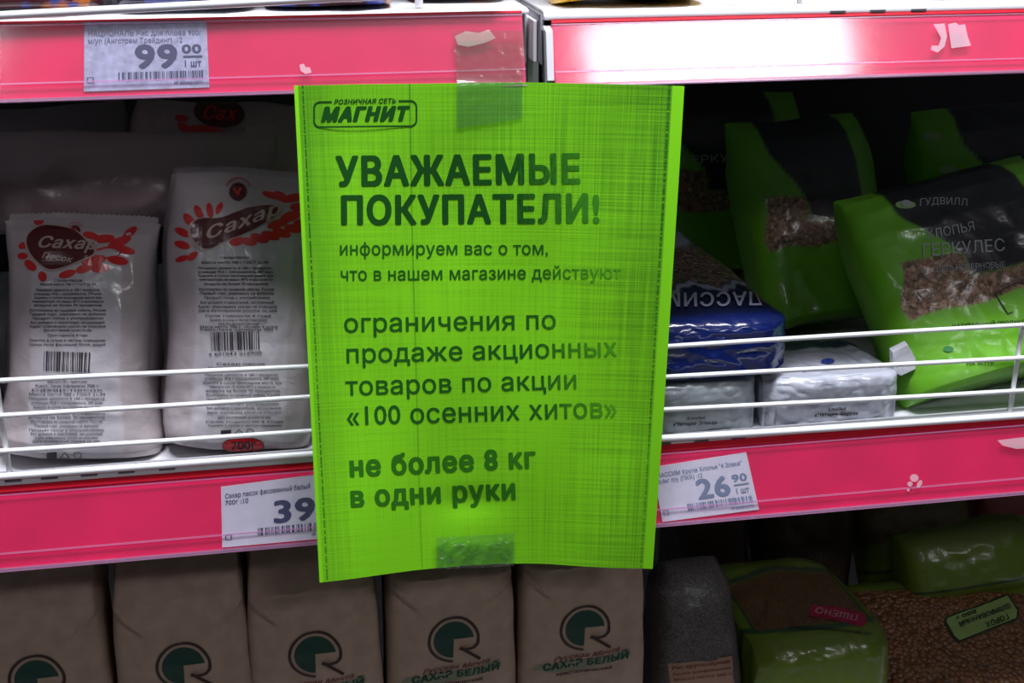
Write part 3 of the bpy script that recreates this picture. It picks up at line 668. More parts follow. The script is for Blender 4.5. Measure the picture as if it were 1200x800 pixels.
# left-hand bag
x1b = x0-.0015; x0b = at(-3, 560, .018)[0]; xc = (x0b+x1b)/2
SB = Pack((xc, .046, -.2160), tuple(at(98, 258, .080)), x1b-x0b, .060, p=3.0, qt=1.9, qb=11, prof=STAND, amp=.0034, freq=1.0, seed=5, taper=((-1, .95), (-.85, 1.01), (.4, 1.01), (.8, 1), (1, .97)))
t = empty('sugar_bag', (xc, .046, -.216), 'clear sugar bag with dark red heart emblem, nearer the left edge of the frame', 'sugar bag', 'clear bags of sugar')
SB.mesh('body', film_white, t, 80, 130, sugar_col); SB.seam('top_seam', film_white, t, .97, .009, -.9, colr=(.40, .35, .36))
emblem_px(SB, t, [(34, 273.6), (31, 284), (35, 296.6), (47, 310), (59, 317.5), (79, 312), (96, 304), (113, 297), (106, 289), (91, 272), (78, 268), (66.5, 266), (49, 264.5)],
          [(152, 273, 10, 4.5, -.7), (146, 293, 12, 4.5, .25), (138, 305, 12, 5, .2), (118, 314, 11, 5.5, -.1), (98, 315, 9, 5, -.3), (79, 321, 10, 4.5, -.3), (50, 324, 6, 5, 1.2), (36, 311, 8, 5, .7), (46, 257, 6, 8, .3), (122, 280, 12, 5, -.1), (140, 284, 14, 5.5, -.4), (126, 296, 16, 7, -.1), (110, 305, 14, 6, -.2), (27, 300, 6, 4, 0), (28, 288, 6, 4, -.3), (106, 276, 9, 4, .2)],
          [('Сахар', (43, 291), (113, 294), 12.5, .03, .35), ('Песок', (49, 302.5), (84, 308), 7, .02, .3)], (88, 271, 7), None)
rows = [(330, .36, 3), (334.5, .7, 3), (341, .8, 3), (345.5, .85, 3), (350, .85, 3), (354.5, .9, 3), (359, .85, 3), (365, .96, 3.2), (369.5, .96, 3.2), (374, .9, 3), (379, .93, 3), (383.5, .96, 3), (388, .6, 3), (394, .5, 3), (400, .96, 3), (405, .96, 3),
        (448, .5, 3), (453, .8, 3), (458, .9, 3), (463, .96, 3), (468, .96, 3), (473, .9, 3), (478, .85, 3), (486, .96, 3), (490, .96, 3), (495, .9, 3), (500, .8, 3), (505, .95, 3), (509.5, .9, 3), (514, .8, 3), (518, .85, 3)]
sugar_text(SB, t, rows, 80, 93, .0, -.01)
V, F = merge([barcode(50, 434, 105, 436, 23, 12, 26)]); print_px('barcode', V, F, SB.surf, ink_dark, t, .0006)
V, F = blob(80, 549, 24, 8, -.02, 30, 4); print_px('weight_oval', V, F, SB.surf, oval_red, t, .0006, 0, -.9)
V, F = merge([textline('700г', (66, 553.5), (94, 552.5), 8, .03)]); print_px('weight_lettering', V, F, SB.surf, ink_dark, t, .0011, 0, -.9)
V, F = merge([poly([(55, 530), (67, 529), (67, 536), (55, 537)]), strokes([((70, 537), (76, 530)), ((76, 530), (82, 536.5)), ((82, 536.5), (70, 537))], .9), ringpoly(91, 533, 5, 4, .9, 0, 360, 16)]); print_px('recycling_mark', V, F, SB.surf, ink_dark, t, .0006, 0, -.8)
# a third bag just entering the frame at the left
x1c = x0b-.0012
SC_ = Pack((x1c-.049, .050, -.2160), (x1c-.049, .084, -.045), .097, .058, p=3.0, qt=1.9, qb=11, prof=STAND, amp=.0034, seed=9)
t = empty('sugar_bag', (x1c-.049, .050, -.216), 'clear sugar bag whose side just enters the frame at the far left edge', 'sugar bag', 'clear bags of sugar')
SC_.mesh('body', film_white, t, 50, 70, sugar_col)
# bag lying across on top, and one standing behind
SD = Pack(tuple(at(330, 213, .118)+c3(0, .012, 0)), tuple(at(-25, 220, .118)+c3(0, .012, 0)), .058, .058, p=2.4, qt=2.8, qb=2.6, amp=.0065, freq=.7, seed=14)
SD.X = np.array([0, .25, .97]); SD.X -= (SD.X@SD.V)*SD.V; SD.X /= np.linalg.norm(SD.X); SD.N = np.cross(SD.X, SD.V); 
if SD.N[1] > 0: SD.N *= -1
t = empty('sugar_bag', tuple(SD.C-c3(0, 0, .035)), 'clear sugar bag lying on its side across the back of the standing bags', 'sugar bag', 'clear bags of sugar')
SD.mesh('body', film_white, t, 60, 120, lambda u, v, sd: np.tile(c3(.42, .31, .32), (len(u), 1)))  # film colour darker than the front bags, carrying the shade behind them
SE = Pack(tuple(at(258, 262, .205)), tuple(at(262, 118, .235)), .135, .060, p=2.6, qt=2.6, qb=3, amp=.004, seed=17, yaw=-.1)
t = empty('sugar_bag', tuple(SE.B), 'clear sugar bag with a dark red emblem standing in the shade behind the lying bag', 'sugar bag', 'clear bags of sugar')
SE.mesh('body', film_white, t, 60, 90, lambda u, v, sd: np.tile(c3(.42, .31, .32), (len(u), 1)))  # same darkened film colour, with the rear shade painted in
V, F = merge([blob(cx, cy, rx, ry, a, 14) for cx, cy, rx, ry, a in [(216, 150, 9, 5, .6), (224, 157, 9, 4.5, 1), (234, 161, 9, 4.5, 1.3), (246, 163, 9, 4.5, 1.5), (259, 161, 9, 4.5, 1.9), (272, 158, 10, 4.5, .4), (286, 157, 11, 4, .1), (213, 139, 8, 4, .1), (240, 154, 24, 7, .1)]])
print_px('petal_print', V, F, SE.surf, petal_red, t, .0005, 0, .2)
V, F = blob(257, 133, 30, 17, .1, 30, 5); print_px('emblem', V, F, SE.surf, maroon, t, .0010, 0, .2)
V, F = textline('Сах', (236, 140), (276, 142), 14, .03, .3); print_px('emblem_lettering', V, F, SE.surf, petal_red, t, .0015, 0, .2)
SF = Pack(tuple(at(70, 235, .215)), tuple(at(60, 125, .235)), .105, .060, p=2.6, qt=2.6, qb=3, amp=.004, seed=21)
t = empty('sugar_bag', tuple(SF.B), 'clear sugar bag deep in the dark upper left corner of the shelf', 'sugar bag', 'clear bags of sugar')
SF.mesh('body', film_white, t, 50, 70, lambda u, v, sd: np.tile(c3(.22, .18, .19), (len(u), 1)))  # darkest film colour; the shade of the deep corner is in it

# ------------------------------------------------------------------ brown paper sugar bags
kraft = mat('brown_kraft_paper', (.43, .31, .24), .8, bump=.35, bscale=45, mottle=.10, mscale=90, spec=.2)
k_green = mat('dark_green_print', (.003, .045, .030), .6); k_brown = mat('dark_brown_print', (.035, .014, .010), .6); k_red = mat('brick_red_print', (.16, .03, .02), .6)
k_pale = mat('pale_green_banner', (.22, .24, .16), .7)
KZ = (-.4895, -.2985); kw = at(452, 760, .03)[0]; kx = [at(c, 750, .028)[0] for c in (34, 209, 371, 531, 688)]
pitch = (kx[4]-kx[1])/3; KW = pitch-.0045
KP = Pack((0, .062, KZ[0]), (0, .062, KZ[1]), KW, .064, p=7, qt=2, qb=6, amp=.0030, freq=.8, seed=31, taper=((-1, 1), (.8, 1), (1, .97)), prof=((-1, .8), (-.96, 1), (.82, 1), (.86, .88), (.92, .58), (1, .05)))
def kfold(u, v):          # folded-in corners under the gable crease
    a = np.abs(u); ln = (v-.80)-(a-1)*.42; on = sst(.45, .7, a)
    r = .0022*np.exp(-(ln/.020)**2)*on-.0035*sst(0, .05, -ln)*np.exp(-((-ln)/.13)**2)*on
    return r+.0010*np.exp(-((v-.835-.012*np.sin(u*5))/.018)**2)
KP.extra = kfold
kro = empty('sugar_paper_bag', (0, .062, KZ[0]), 'x', 'sugar bag', 'brown paper bags of sugar')
KP.mesh('body', kraft, kro, 60, 110)
# folded-in corner creases of the gable top
def loc(pts): return np.array(pts, float)
def kst(V): return V[:, 0]/(KW/2), V[:, 1]/((KZ[1]-KZ[0])/2)
scale_px = pitch/159.5
lz = at(531, 750, .030)[2]-(KZ[0]+KZ[1])/2
def kpr(name, V, F, m, off=.0004):
    S, T = kst(V); return print_st(name, S, T, F, KP.surf, m, kro, off)
def lp(V): V = np.array(V, float)*scale_px*1.0; V[:, 1] = -V[:, 1]*1.08+lz; return V
v_, f_ = ringpoly(0, 0, 31, 30, 3.4, 92, 368, 60); kpr('logo_ring', lp(v_), f_, k_brown)
v_, f_ = strokes([((29.2, 3), (28, 7.5)), ((28.6, 6.5), (23.5, 11.5)), ((24.5, 10.8), (17, 13)), ((18, 12.9), (7, 12)), ((8, 10.8), (31, 26.5))], 3.3); kpr('logo_leg', lp(v_), f_, k_brown, .0011)
a = np.radians(np.linspace(92, 356, 40)); v_, f_ = poly(np.concatenate([np.stack([24*np.cos(a), 23*np.sin(a)], 1), [[0, -1]]]), 6); kpr('logo_disc', lp(v_), f_, k_green)
v_, f_ = textline('Русская Мечта', (-38, 41.5), (42, 33), 5.5, .02, .5, curve=1); kpr('script_lettering', lp(v_), f_, k_red, .0006)
v_, f_ = poly([(-56, 44), (-30, 44), (0, 43), (30, 37), (54, 31), (56, 40), (30, 49), (0, 54), (-40, 55), (-60, 52)], 8); kpr('banner', lp(v_), f_, k_pale)
v_, f_ = textline('САХАР БЕЛЫЙ', (-50, 51.5), (54, 43.5), 8.5, .05, .15, curve=1.5); kpr('lettering', lp(v_), f_, k_green, .0008)
v_, f_ = textline('кристаллический', (-34, 60), (34, 56), 4, .02, .1); kpr('lettering', lp(v_), f_, k_brown, .0006)
klab = ['brown paper sugar bag in the dark bottom left corner, cut by the frame', 'brown paper sugar bag under the left pink rail, second from the left',
        'brown paper sugar bag below the left bottom corner of the green notice', 'brown paper sugar bag below the tape at the bottom of the notice',
        'rightmost brown paper sugar bag, beside the grey textured bag']
for i, x in enumerate(kx):
    if i == 0: r = kro
    else:
        r = kro.copy(); COL.objects.link(r)
        for ch in list(kro.children):
            c = ch.copy(); COL.objects.link(c); c.parent = r
    r.location = (x, .062+(.004, .002, 0, .001, -.001)[i], KZ[0]); r.rotation_euler = (0, (0, .004, -.006, .003, -.004)[i], (0, .02, -.02, .01, -.03)[i]); r['label'] = klab[i]

# ------------------------------------------------------------------ lower right: cereal packs on the middle shelf
OATS = [(.12, .06, .03), (.44, .27, .16), (.30, .17, .09), (.56, .38, .25), (.42, .19, .12)]
oat_mat = pack_mat('green_film_with_oat_window', OATS, 330, rough=.45, coat=.35, coat_rough=.14, flake=.006, gbump=.35, bump=.28, bscale=40)
GREEN = c3(.13, .40, .012); BLK = c3(.008, .009, .014)
pale_ink = mat('white_print', (.34, .35, .38), .5); pale_green = mat('pale_green_print', (.25, .40, .16), .5); black_ink = mat('black_print', (.01, .012, .01), .5)
def edge_fn(f): return f
def oat_col(u, v, sd):
    c = np.tile(GREEN, (len(u), 1))
    lab = sst(.022, -.022, np.maximum(np.maximum(LX0(v)-u, u-LX1(v)), LY0(u)-v))*(sd > 0)
    return mixc(c, np.tile(BLK, (len(u), 1)), lab)
def oat_grain(u, v, sd):
    lab = sst(.022, -.022, np.maximum(np.maximum(LX0(v)-u, u-LX1(v)), LY0(u)-v))
    win = sst(.015, -.015, np.maximum(np.maximum(-.80+.06*np.sin(v*9)-u, u-.84), np.maximum(-.30+.02*np.sin(u*8)-v, v-(.14-.10*u))))
    return win*(1-lab)*(sd > 0)
def LX0(v): return -.62+.42*sst(.75, .05, v)-.0*v
def LX1(v): return .62+.0*v
def LY0(u): return -.02-.06*np.cos((u-.1)*2.2)
# big green pack, leaning to the left at its top
bB = at(1170, 492, .042); bT = at(1088, 208, .125)
bB[2] = -.2135
OA = Pack(bB, bT, .158, .070, yaw=-.02, p=3.0, prof=STAND, amp=.0030, freq=.9, seed=41, taper=((-1, .92), (-.7, 1), (.5, .98), (1, .94)))
t = empty('oat_pack', tuple(bB), 'green and black pack of oat flakes with a clear window, foremost at the right edge', 'cereal pack', 'green and black oat packs')
def mk_oat(pk, t, nu=90, nv=140):
    pk.mesh('body', oat_mat, t, nu, nv, oat_col, oat_grain)
mk_oat(OA, t, 110, 170)

def pp(name, parts, m, pk=OA, off=.0007, t0=.4, tt=None):
    V, F = merge(parts); return print_px(name, V, F, pk.surf, m, tt or t, off, 0, t0)
pp('lettering', [textline('ГУДВИЛЛ', (1077, 242), (1134, 242), 8, .0, curve=-2)], pale_ink)
pp('dandelion_mark', [blob(1061, 240.5, 12, 4.5)], pale_green); pp('dandelion_mark', [blob(1062, 239, 6, 3.5)], pale_ink, off=.001)
pp('lettering', [textline('ХЛОПЬЯ', (1086, 281), (1143, 270), 10.5)], pale_ink)
pp('lettering', [textline('ГЕРКУЛЕС', (1080, 301), (1178, 294), 14)], pale_ink)
pp('lettering', [textline('ЦЕЛЬНОЗЕРНОВЫЕ', (1097, 319), (1178, 313), 6.5)], pale_ink)
pp('diamond_outline', [strokes([((1165, 344), (1192, 331)), ((1192, 331), (1212, 336)), ((1165, 344), (1181, 368)), ((1181, 368), (1212, 355))], 1.5)], black_ink, t0=0)
pp('lettering', [textline('НАТУРАЛЬНЫЙ ПРОДУКТ', (1116, 384), (1200, 379), 4, .02), textline('НА АПТЕ', (1132, 428), (1165, 427), 4.5, .02)], black_ink, t0=-.5)
pp('round_mark', [blob(1111, 409, 6, 3.5)], mat('deep_green_print', (.02, .20, .04), .4), t0=-.5)
# second oat pack at its right, and a row behind
for i, (b, tp, Yb, Yt, wd, sd, lab) in enumerate([((1400, 478), (1300, 185), .050, .135, .130, 47, 'second green and black oat pack, cut by the right edge of the frame'),
        ((1185, 262), (1170, 120), .215, .245, .150, 51, 'green and black oat pack in the dark behind the foremost one'),
        ((965, 400), (925, 140), .175, .245, .105, 53, 'dark oat pack in the shade to the left of the foremost green pack'),
        ((835, 250), (835, 110), .330, .350, .150, 57, 'dark oat pack at the back of the shelf beside the top of the notice')]):
    b_ = at(*b, Yb); t_ = at(*tp, Yt)
    b_[2] = -.2140
    pk = Pack(b_, t_, wd, .065 if i != 0 else .06, p=3, prof=STAND, amp=.0032, seed=sd)
    e = empty('oat_pack', tuple(b_), lab, 'cereal pack', 'green and black oat packs'); pk.mesh('body', oat_mat, e, 60, 90, oat_col, oat_grain)
    if i == 0: pp('lettering', [textline('Г', (1188, 297), (1199, 295), 13)], pale_ink, pk, tt=e); pp('dandelion_mark', [blob(1192, 227, 10, 4.5)], pale_green, pk, tt=e)
    if i == 1:
        pp('lettering', [textline('ГУДВИЛЛ', (1120, 205), (1160, 200), 6), ], pale_ink, pk, tt=e, t0=0); pp('dandelion_mark', [blob(1111, 198, 11, 5), blob(1092, 160, 11, 5)], pale_green, pk, tt=e, t0=0)
    if i == 3: pp('lettering', [textline('ГЕРКУЛЕС', (800, 192), (890, 188), 9)], pale_ink, pk, tt=e, t0=0)

# white cereal packs
wp_mat = pack_mat('white_film_pack', None, rough=.35, coat=.5, coat_rough=.1, bump=.5, bscale=45)
WH = c3(.52, .54, .62)
def plain(c): return lambda u, v, sd: np.tile(c3(*c), (len(u), 1))*(1+.04*noise(u*4, v*4, 2))[:, None]
def white_pack(bl, br, pyb, Yf, topy, label, cut):
    x0, x1 = at(bl, pyb, Yf)[0], at(br, pyb, Yf)[0]; xc = (x0+x1)/2; zt = at((bl+br)/2, topy, Yf+.01)[2]; zb = -.2165; h = zt-zb
    # a brick of flakes lying down: the pack's length runs into the shelf, its end faces the front
    pk = Pack((xc, Yf, (zb+zt)/2-.002), (xc+.006, Yf+.15, (zb+zt)/2+.006), x1-x0, h, p=4, qt=2.6, qb=9, amp=.0030, freq=.9, seed=int(bl), back=.92)
    return pk, (xc, Yf, zb), h
def end_face(pk, tq, name, V, F, m, y, off=.0005):
    P = np.array([at(a, b, y) for a, b in V]); P[:, 1] = y-off; return build(name, P, F, m, tq)
class Brick:
    """soft brick pack with front face (towards the aisle), used for packs lying on their back"""
    def __init__(s, cx, yf, zb, w, h, L, seed, tilt=0, amp=.002, rise=0, lean=0):
        s.cx, s.yf, s.zb, s.w, s.h, s.L, s.seed, s.tilt, s.amp, s.rise, s.lean = cx, yf, zb, w, h, L, seed, tilt, amp, rise, lean
        s.prof = [(0.0, .10), (0.0, .5), (.0, .82), (.03, .95), (.10, 1.0), (.35, 1.04), (.7, 1.02), (.93, .85), (1.0, .5)]
    def surf(s, u, v):                                    # u across -1..1 ; v -1..1 goes up the front face (v<0) and back over the top (v>0)
        u = np.clip(np.asarray(u, float), -1, 1); v = np.clip(np.asarray(v, float), -1, 1)
        e = np.abs(u)**5
        f = np.clip(v+1, 0, 1); g = np.clip(v, 0, 1)
        y = g*s.L+.003*(1-f)**2*.5+s.h*.16*np.clip((f-.72)/.28, 0, 1)**2-.5*s.h*.0*f
        z = s.h*(f-.07*np.clip((f-.72)/.28, 0, 1)**2)+g*s.rise-s.h*.5*g**6
        nz = noise(u*3+s.seed, v*4.0, s.seed)*.6+(.5-np.abs(noise(u*5+v*2, v*7+3, s.seed+1)))*.7+noise(u*11, v*13, s.seed+2)*.2
        en = (1-e)
        y = y+nz*s.amp*en*(f < 1)+e*.012*(1-g)-s.lean*f*0; z = z+nz*s.amp*en*np.clip(g*8, 0, 1)*.8-e*s.h*.10*f
        x = s.cx+u*s.w/2*(1-.03*np.abs(v)**2)+noise(v*5, 2.2, s.seed+5)*.0015*np.sign(u)*e
        x = x+s.tilt*g*s.L
        return np.stack([x, s.yf+y+s.lean*f*s.h, s.zb+z], -1)
    def mesh(s, name, m, parent, col, grain=None, nu=60, nv=120):
        U, W = np.meshgrid(np.sin(np.linspace(-1, 1, nu)*math.pi/2)*.5+np.linspace(-1, 1, nu)*.5, np.linspace(-1, 1, nv)); P = s.surf(U, W).reshape(-1, 3); n = nu*nv; idx = np.arange(n).reshape(nv, nu)
        q = np.stack([idx[:-1, :-1], idx[:-1, 1:], idx[1:, 1:], idx[1:, :-1]], -1).reshape(-1, 4)
        Bt = P.copy(); Bt[:, 2] = s.zb+np.clip((P[:, 1]-s.yf)/s.L, 0, 1)*s.rise*.6; Bt[:, 2] = np.minimum(Bt[:, 2], P[:, 2]); 
        rim = [(idx[i+1, 0], idx[i, 0]) for i in range(nv-1)]+[(idx[i, -1], idx[i+1, -1]) for i in range(nv-1)]+[(idx[-1, i+1], idx[-1, i]) for i in range(nu-1)]+[(idx[0, i], idx[0, i+1]) for i in range(nu-1)]
        faces = list(map(tuple, q))+[(a, b, b+n, a+n) for a, b in [(y, x) for x, y in rim]]
        faces += [tuple(r) for r in (np.stack([idx[:-1, :-1], idx[1:, :-1], idx[1:, 1:], idx[:-1, 1:]], -1).reshape(-1, 4)+n)]
        u2 = np.tile(U.ravel(), 2); v2 = np.tile(W.ravel(), 2); c = np.clip(col(u2, v2, None), 0, 1); gr = grain(u2, v2, None) if grain else np.zeros(2*n)
        return build(name, np.concatenate([P, Bt]), faces, m, parent, smooth=True, col=c, mask=gr)
w1x0, w1x1 = at(752, 505, .014)[0], at(890, 500, .014)[0]
B1 = Brick((w1x0+w1x1)/2, .014, -.2240, w1x1-w1x0, at(830, 436, .022)[2]+.2240, .15, 61)
t1 = empty('cereal_pack', ((w1x0+w1x1)/2, .014, -.224), 'grey white four grain flakes pack under the blue pack, beside the notice', 'cereal pack', 'white four grain flakes packs')
B1.mesh('body', wp_mat, t1, plain((.36, .40, .43)))
V, F = merge([textline('Хлопья', (804, 491.5), (826, 490), 3.6, .03, .3), textline('«Четыре Злака»', (788, 498.5), (840, 496), 4.0, .04, .3)]); print_px('lettering', V, F, B1.surf, ink_dark, t1, .0007, 0, -.8)
w2x0, w2x1 = at(903, 500, .014)[0], at(1057, 490, .014)[0]
B2 = Brick((w2x0+w2x1)/2, .014, -.2240, w2x1-w2x0, at(980, 432, .024)[2]+.2240, .105, 67, rise=-.006, amp=.003)
t2 = empty('cereal_pack', ((w2x0+w2x1)/2, .014, -.224), 'white crinkled four grain flakes pack between the blue pack and the green pack', 'cereal pack', 'white four grain flakes packs')
B2.mesh('body', wp_mat, t2, lambda u, v, sd: mixc(np.tile(WH, (len(u), 1)), np.tile(c3(.02, .03, .08), (len(u), 1)), sst(.50, .56, v)), lambda u, v, sd: sst(.62, .66, v), 70, 130)
V, F = merge([textline('Хлопья', (969, 481.5), (991, 480), 3.8, .03, .3), textline('«Четыре Злака»', (954, 487.5), (1005, 485.5), 4.2, .04, .3)]); print_px('lettering', V, F, B2.surf, ink_dark, t2, .0007, 0, -.8)
V, F = merge([textline('НАТУРАЛЬНЫЕ ХЛОПЬЯ БЫСТРОГО ПРИГОТОВЛЕНИЯ', (940, 437), (1022, 430), 2.4, .02)]); print_px('lettering', V, F, B2.surf, ink_blue, t2, .0007, 0, -.1)
V, F = blob(970, 424, 8, 3, -.05); print_px('blue_dot', V, F, B2.surf, mat('royal_blue_print', (.03, .06, .30), .4), t2, .0008, 0, .2)
# side gusset flap of the white pack
P = np.array([at(890, 447, .034), at(908, 437, .030), at(919, 448, .022), at(912, 468, .020), at(906, 499, .020), at(890, 492, .030)]); P2 = P+c3(0, .004, 0)
build('side_gusset', np.concatenate([P, P2]), [(0, 1, 2, 3, 4, 5)[::-1], tuple(range(6, 12))]+[(i, (i+1) % 6, (i+1) % 6+6, i+6) for i in range(6)], wp_mat, t2, col=np.tile(c3(.50, .50, .56), (12, 1)), mask=np.zeros(12))
# white torn corner by the green pack
P = np.array([at(1046, 413, .030), at(1064, 404, .032), at(1073, 420, .030), at(1073, 432, .028), at(1056, 440, .026), at(1047, 436, .028)]); P2 = P+c3(0, .005, .001)
build('folded_corner', np.concatenate([P, P2]), [(0, 1, 2, 3, 4, 5)[::-1], tuple(range(6, 12))]+[(i, (i+1) % 6, (i+1) % 6+6, i+6) for i in range(6)], wp_mat, t2, col=np.tile(c3(.55, .56, .6), (12, 1)), mask=np.zeros(12))

# blue pack: brick lying on the white one, printed side up, top end leaning back
bx0, bx1 = at(745, 440, .016)[0], at(927, 420, .016)[0]
zb = at(850, 441, .016)[2]
B3 = Brick((bx0+bx1)/2, .014, zb, bx1-bx0, at(850, 373, .016)[2]-zb, .20, 73, rise=.036, tilt=-.24, amp=.0014, lean=.05)
t3 = empty('cereal_pack', ((bx0+bx1)/2, .014, zb), 'glossy dark blue flakes pack with upside down lettering, lying beside the notice', 'cereal pack')
blue_mat = pack_mat('glossy_blue_film', [(.10, .07, .05), (.26, .19, .12), (.18, .12, .08), (.30, .24, .18)], 380, rough=.25, coat=.9, coat_rough=.05, bump=.22, bscale=42)
def blue_line(u): return .20+.022*np.sin(u*9)+.008*np.sin(u*31+1)
def blue_col(u, v, sd):
    c = np.tile(c3(.004, .012, .095), (len(u), 1)); c = mixc(c, np.tile(c3(.003, .006, .035), (len(u), 1)), sst(.015, .05, v))
    d = v-blue_line(u); c = mixc(c, np.tile(c3(.24, .25, .32), (len(u), 1)), sst(.018, .008, np.abs(d))); c = mixc(c, np.tile(c3(.26, .30, .32), (len(u), 1)), sst(.50, .56, v+.06*np.sin(u*3))); return c
B3.mesh('body', blue_mat, t3, blue_col, lambda u, v, sd: sst(.02, .03, v-blue_line(u))*sst(.56, .50, v+.06*np.sin(u*3)), 90, 170)
V, F = merge([textline('ПАССИМ', (894, 343), (775, 345), 15, .02, 0, .03)]); print_px('lettering', V, F, B3.surf, mat('dim_white_print', (.28, .30, .40), .4), t3, .0009, 0, .1)

# ------------------------------------------------------------------ lower right: groats on the bottom deck
grey_mat = pack_mat('grey_speckled_film', [(.06, .05, .05), (.12, .105, .10), (.17, .15, .15), (.09, .08, .075)], 900, rough=.5, coat=.2, coat_rough=.25, bump=.5, bscale=35, gbump=.2)
gx0, gx1 = at(774, 740, .035)[0], at(884, 740, .035)[0]
gT = at(838, 650, .080)
GB = Pack(((gx0+gx1)/2+.003, .066, -.4870), ((gx0+gx1)/2-.002, .078, gT[2]), gx1-gx0-.002, .066, p=3.4, qt=2.2, qb=5, amp=.003, seed=83, taper=((-1, 1), (.3, 1), (.8, .90), (1, .62)))
t = empty('groats_bag', (float(GB.B[0]), .066, -.4875), 'grey speckled groats bag with a peach label, right of the brown paper bags', 'groats bag')
GB.mesh('body', grey_mat, t, 70, 120, plain((.15, .135, .13)), lambda u, v, sd: np.full(len(u), .85))
V, F = poly([(783, 777), (857, 768), (862, 812), (787, 818)], 6); print_px('peach_label', V, F, GB.surf, mat('peach_label', (.36, .21, .15), .6), t, .0006, 0, .2)
V, F = merge([textline('Рис круглозёрный', (788, 784), (855, 776), 4, .03), textline('Крупа шлифованная', (789, 791), (856, 783), 3, .02), textline('Масса нетто 800 г', (790, 797), (857, 790), 3, .02)]); print_px('lettering', V, F, GB.surf, k_red, t, .0010, 0, .2)

OLV = c3(.11, .17, .014)
pea_mat = pack_mat('green_film_with_pea_window', [(.24, .08, .025), (.34, .15, .05), (.29, .10, .03), (.36, .18, .08)], 300, rough=.4, coat=.4, coat_rough=.15, bump=.4, bscale=40)
mil_mat = pack_mat('green_film_with_millet_window', [(.13, .065, .02), (.18, .09, .03), (.15, .07, .025)], 900, rough=.4, coat=.4, coat_rough=.15, bump=.4, bscale=40, gbump=.3)
def band(c, v, v0, wd, col): return mixc(c, np.tile(c3(*col), (len(v), 1)), sst(wd, wd*.6, np.abs(v-v0)))
# millet pack, lying printed side up with its end towards the aisle
mx0, mx1 = at(895, 790, .030)[0], at(1052, 770, .030)[0]; mz = at(975, 745, .036)[2]
def mil_col(u, v, sd):
    e = np.abs(v-(.07+.03*u*u)); c = np.tile(OLV, (len(u), 1)); c = mixc(c, np.tile(c3(.02, .06, .02), (len(u), 1)), sst(.03, .018, e)); c = band(c, v+.10*np.abs(u-.1)-.03, .62, .035, (.03, .06, .03))
    c = mixc(c, np.tile(c3(.14, .25, .16), (len(u), 1)), sst(.07, .05, np.abs(v+.62))*sst(.9, .8, np.abs(u-.1)))
    return mixc(c, np.tile(c3(.02, .05, .02), (len(u), 1)), sst(.03, .015, np.abs(np.abs(u)-.86))*(v > .07)*(v < .6))
B4 = Brick((mx0+mx1)/2, .026, mz-.075, mx1-mx0, .075, .115, 91, rise=.022, tilt=-.16, amp=.0022, lean=.10)
t = empty('groats_pack', ((mx0+mx1)/2, .026, mz-.075), 'green millet pack with a magenta name strip, lying right of the grey bag', 'groats pack', 'green groats packs')
B4.mesh('body', mil_mat, t, mil_col, lambda u, v, sd: sst(.085, .10, v)*sst(.60, .57, v+.10*np.abs(u-.1)-.03)*sst(.86, .82, np.abs(u)), 70, 130)
V, F = poly([(949, 713), (951, 709), (985, 712), (1013, 720), (1015, 731), (1010, 735), (980, 727), (949, 723)], 4); print_px('name_strip', V, F, B4.surf, mat('magenta_strip_print', (.30, .008, .05), .5), t, .0007, 0, .3)
V, F = textline('ПШЕНО', (1006, 722), (956, 712), 6.5, .03, .1); print_px('lettering', V, F, B4.surf, mat('pink_print', (.42, .20, .20), .5), t, .0012, 0, .3)
V, F = textline('КРУПА ПШЕНО ШЛИФОВАННОЕ ВЫСШИЙ СОРТ', (925, 737), (1022, 745), 3, .02, 0, 0, -1.5); print_px('lettering', V, F, B4.surf, black_ink, t, .0008, 0, -.05)
# pea pack
px0, px1 = at(1052, 800, .030)[0], at(1300, 780, .030)[0]; pz = at(1140, 812, .034)[2]
B5 = Brick((px0+px1)/2, .024, pz-.060, px1-px0, .060, .125, 97, rise=.050, tilt=-.06, amp=.0028, lean=.1)
def pea_col(u, v, sd): return band(np.tile(OLV, (len(u), 1)), v, .74, .02, (.02, .05, .02))
t = empty('groats_pack', ((px0+px1)/2, .024, pz-.060), 'split pea pack with orange peas and an upside down green label, bottom right corner', 'groats pack', 'green groats packs')
B5.mesh('body', pea_mat, t, pea_col, lambda u, v, sd: sst(.72, .70, v+.1*u)*sst(.94, .90, np.abs(u)), 80, 140)
t5 = t
def plaque(pts, name, m, off): V, F = poly(pts, 5); return print_px(name, V, F, B5.surf, m, t5, off, 0, .4)
plaque([(1106, 731), (1108, 723), (1181, 696), (1194, 716), (1192, 727), (1123, 754), (1116, 748)], 'label_edge', mat('very_dark_green_print', (.012, .03, .012), .5), .0008)
plaque([(1108.5, 730), (1110, 725), (1180, 699), (1191.5, 716), (1190, 725), (1124, 751), (1118, 746)], 'label', mat('olive_label', (.25, .36, .10), .5), .0014)
V, F = merge([textline('ГОРОХ', (1180, 720.5), (1153, 731), 6, .03), textline('ШЛИФОВАННЫЙ', (1182, 708.5), (1122, 730.5), 5.5, .03), textline('800 г', (1143, 715), (1117, 724), 4.5, .03)]); print_px('lettering', V, F, B5.surf, black_ink, t5, .0020, 0, .4)
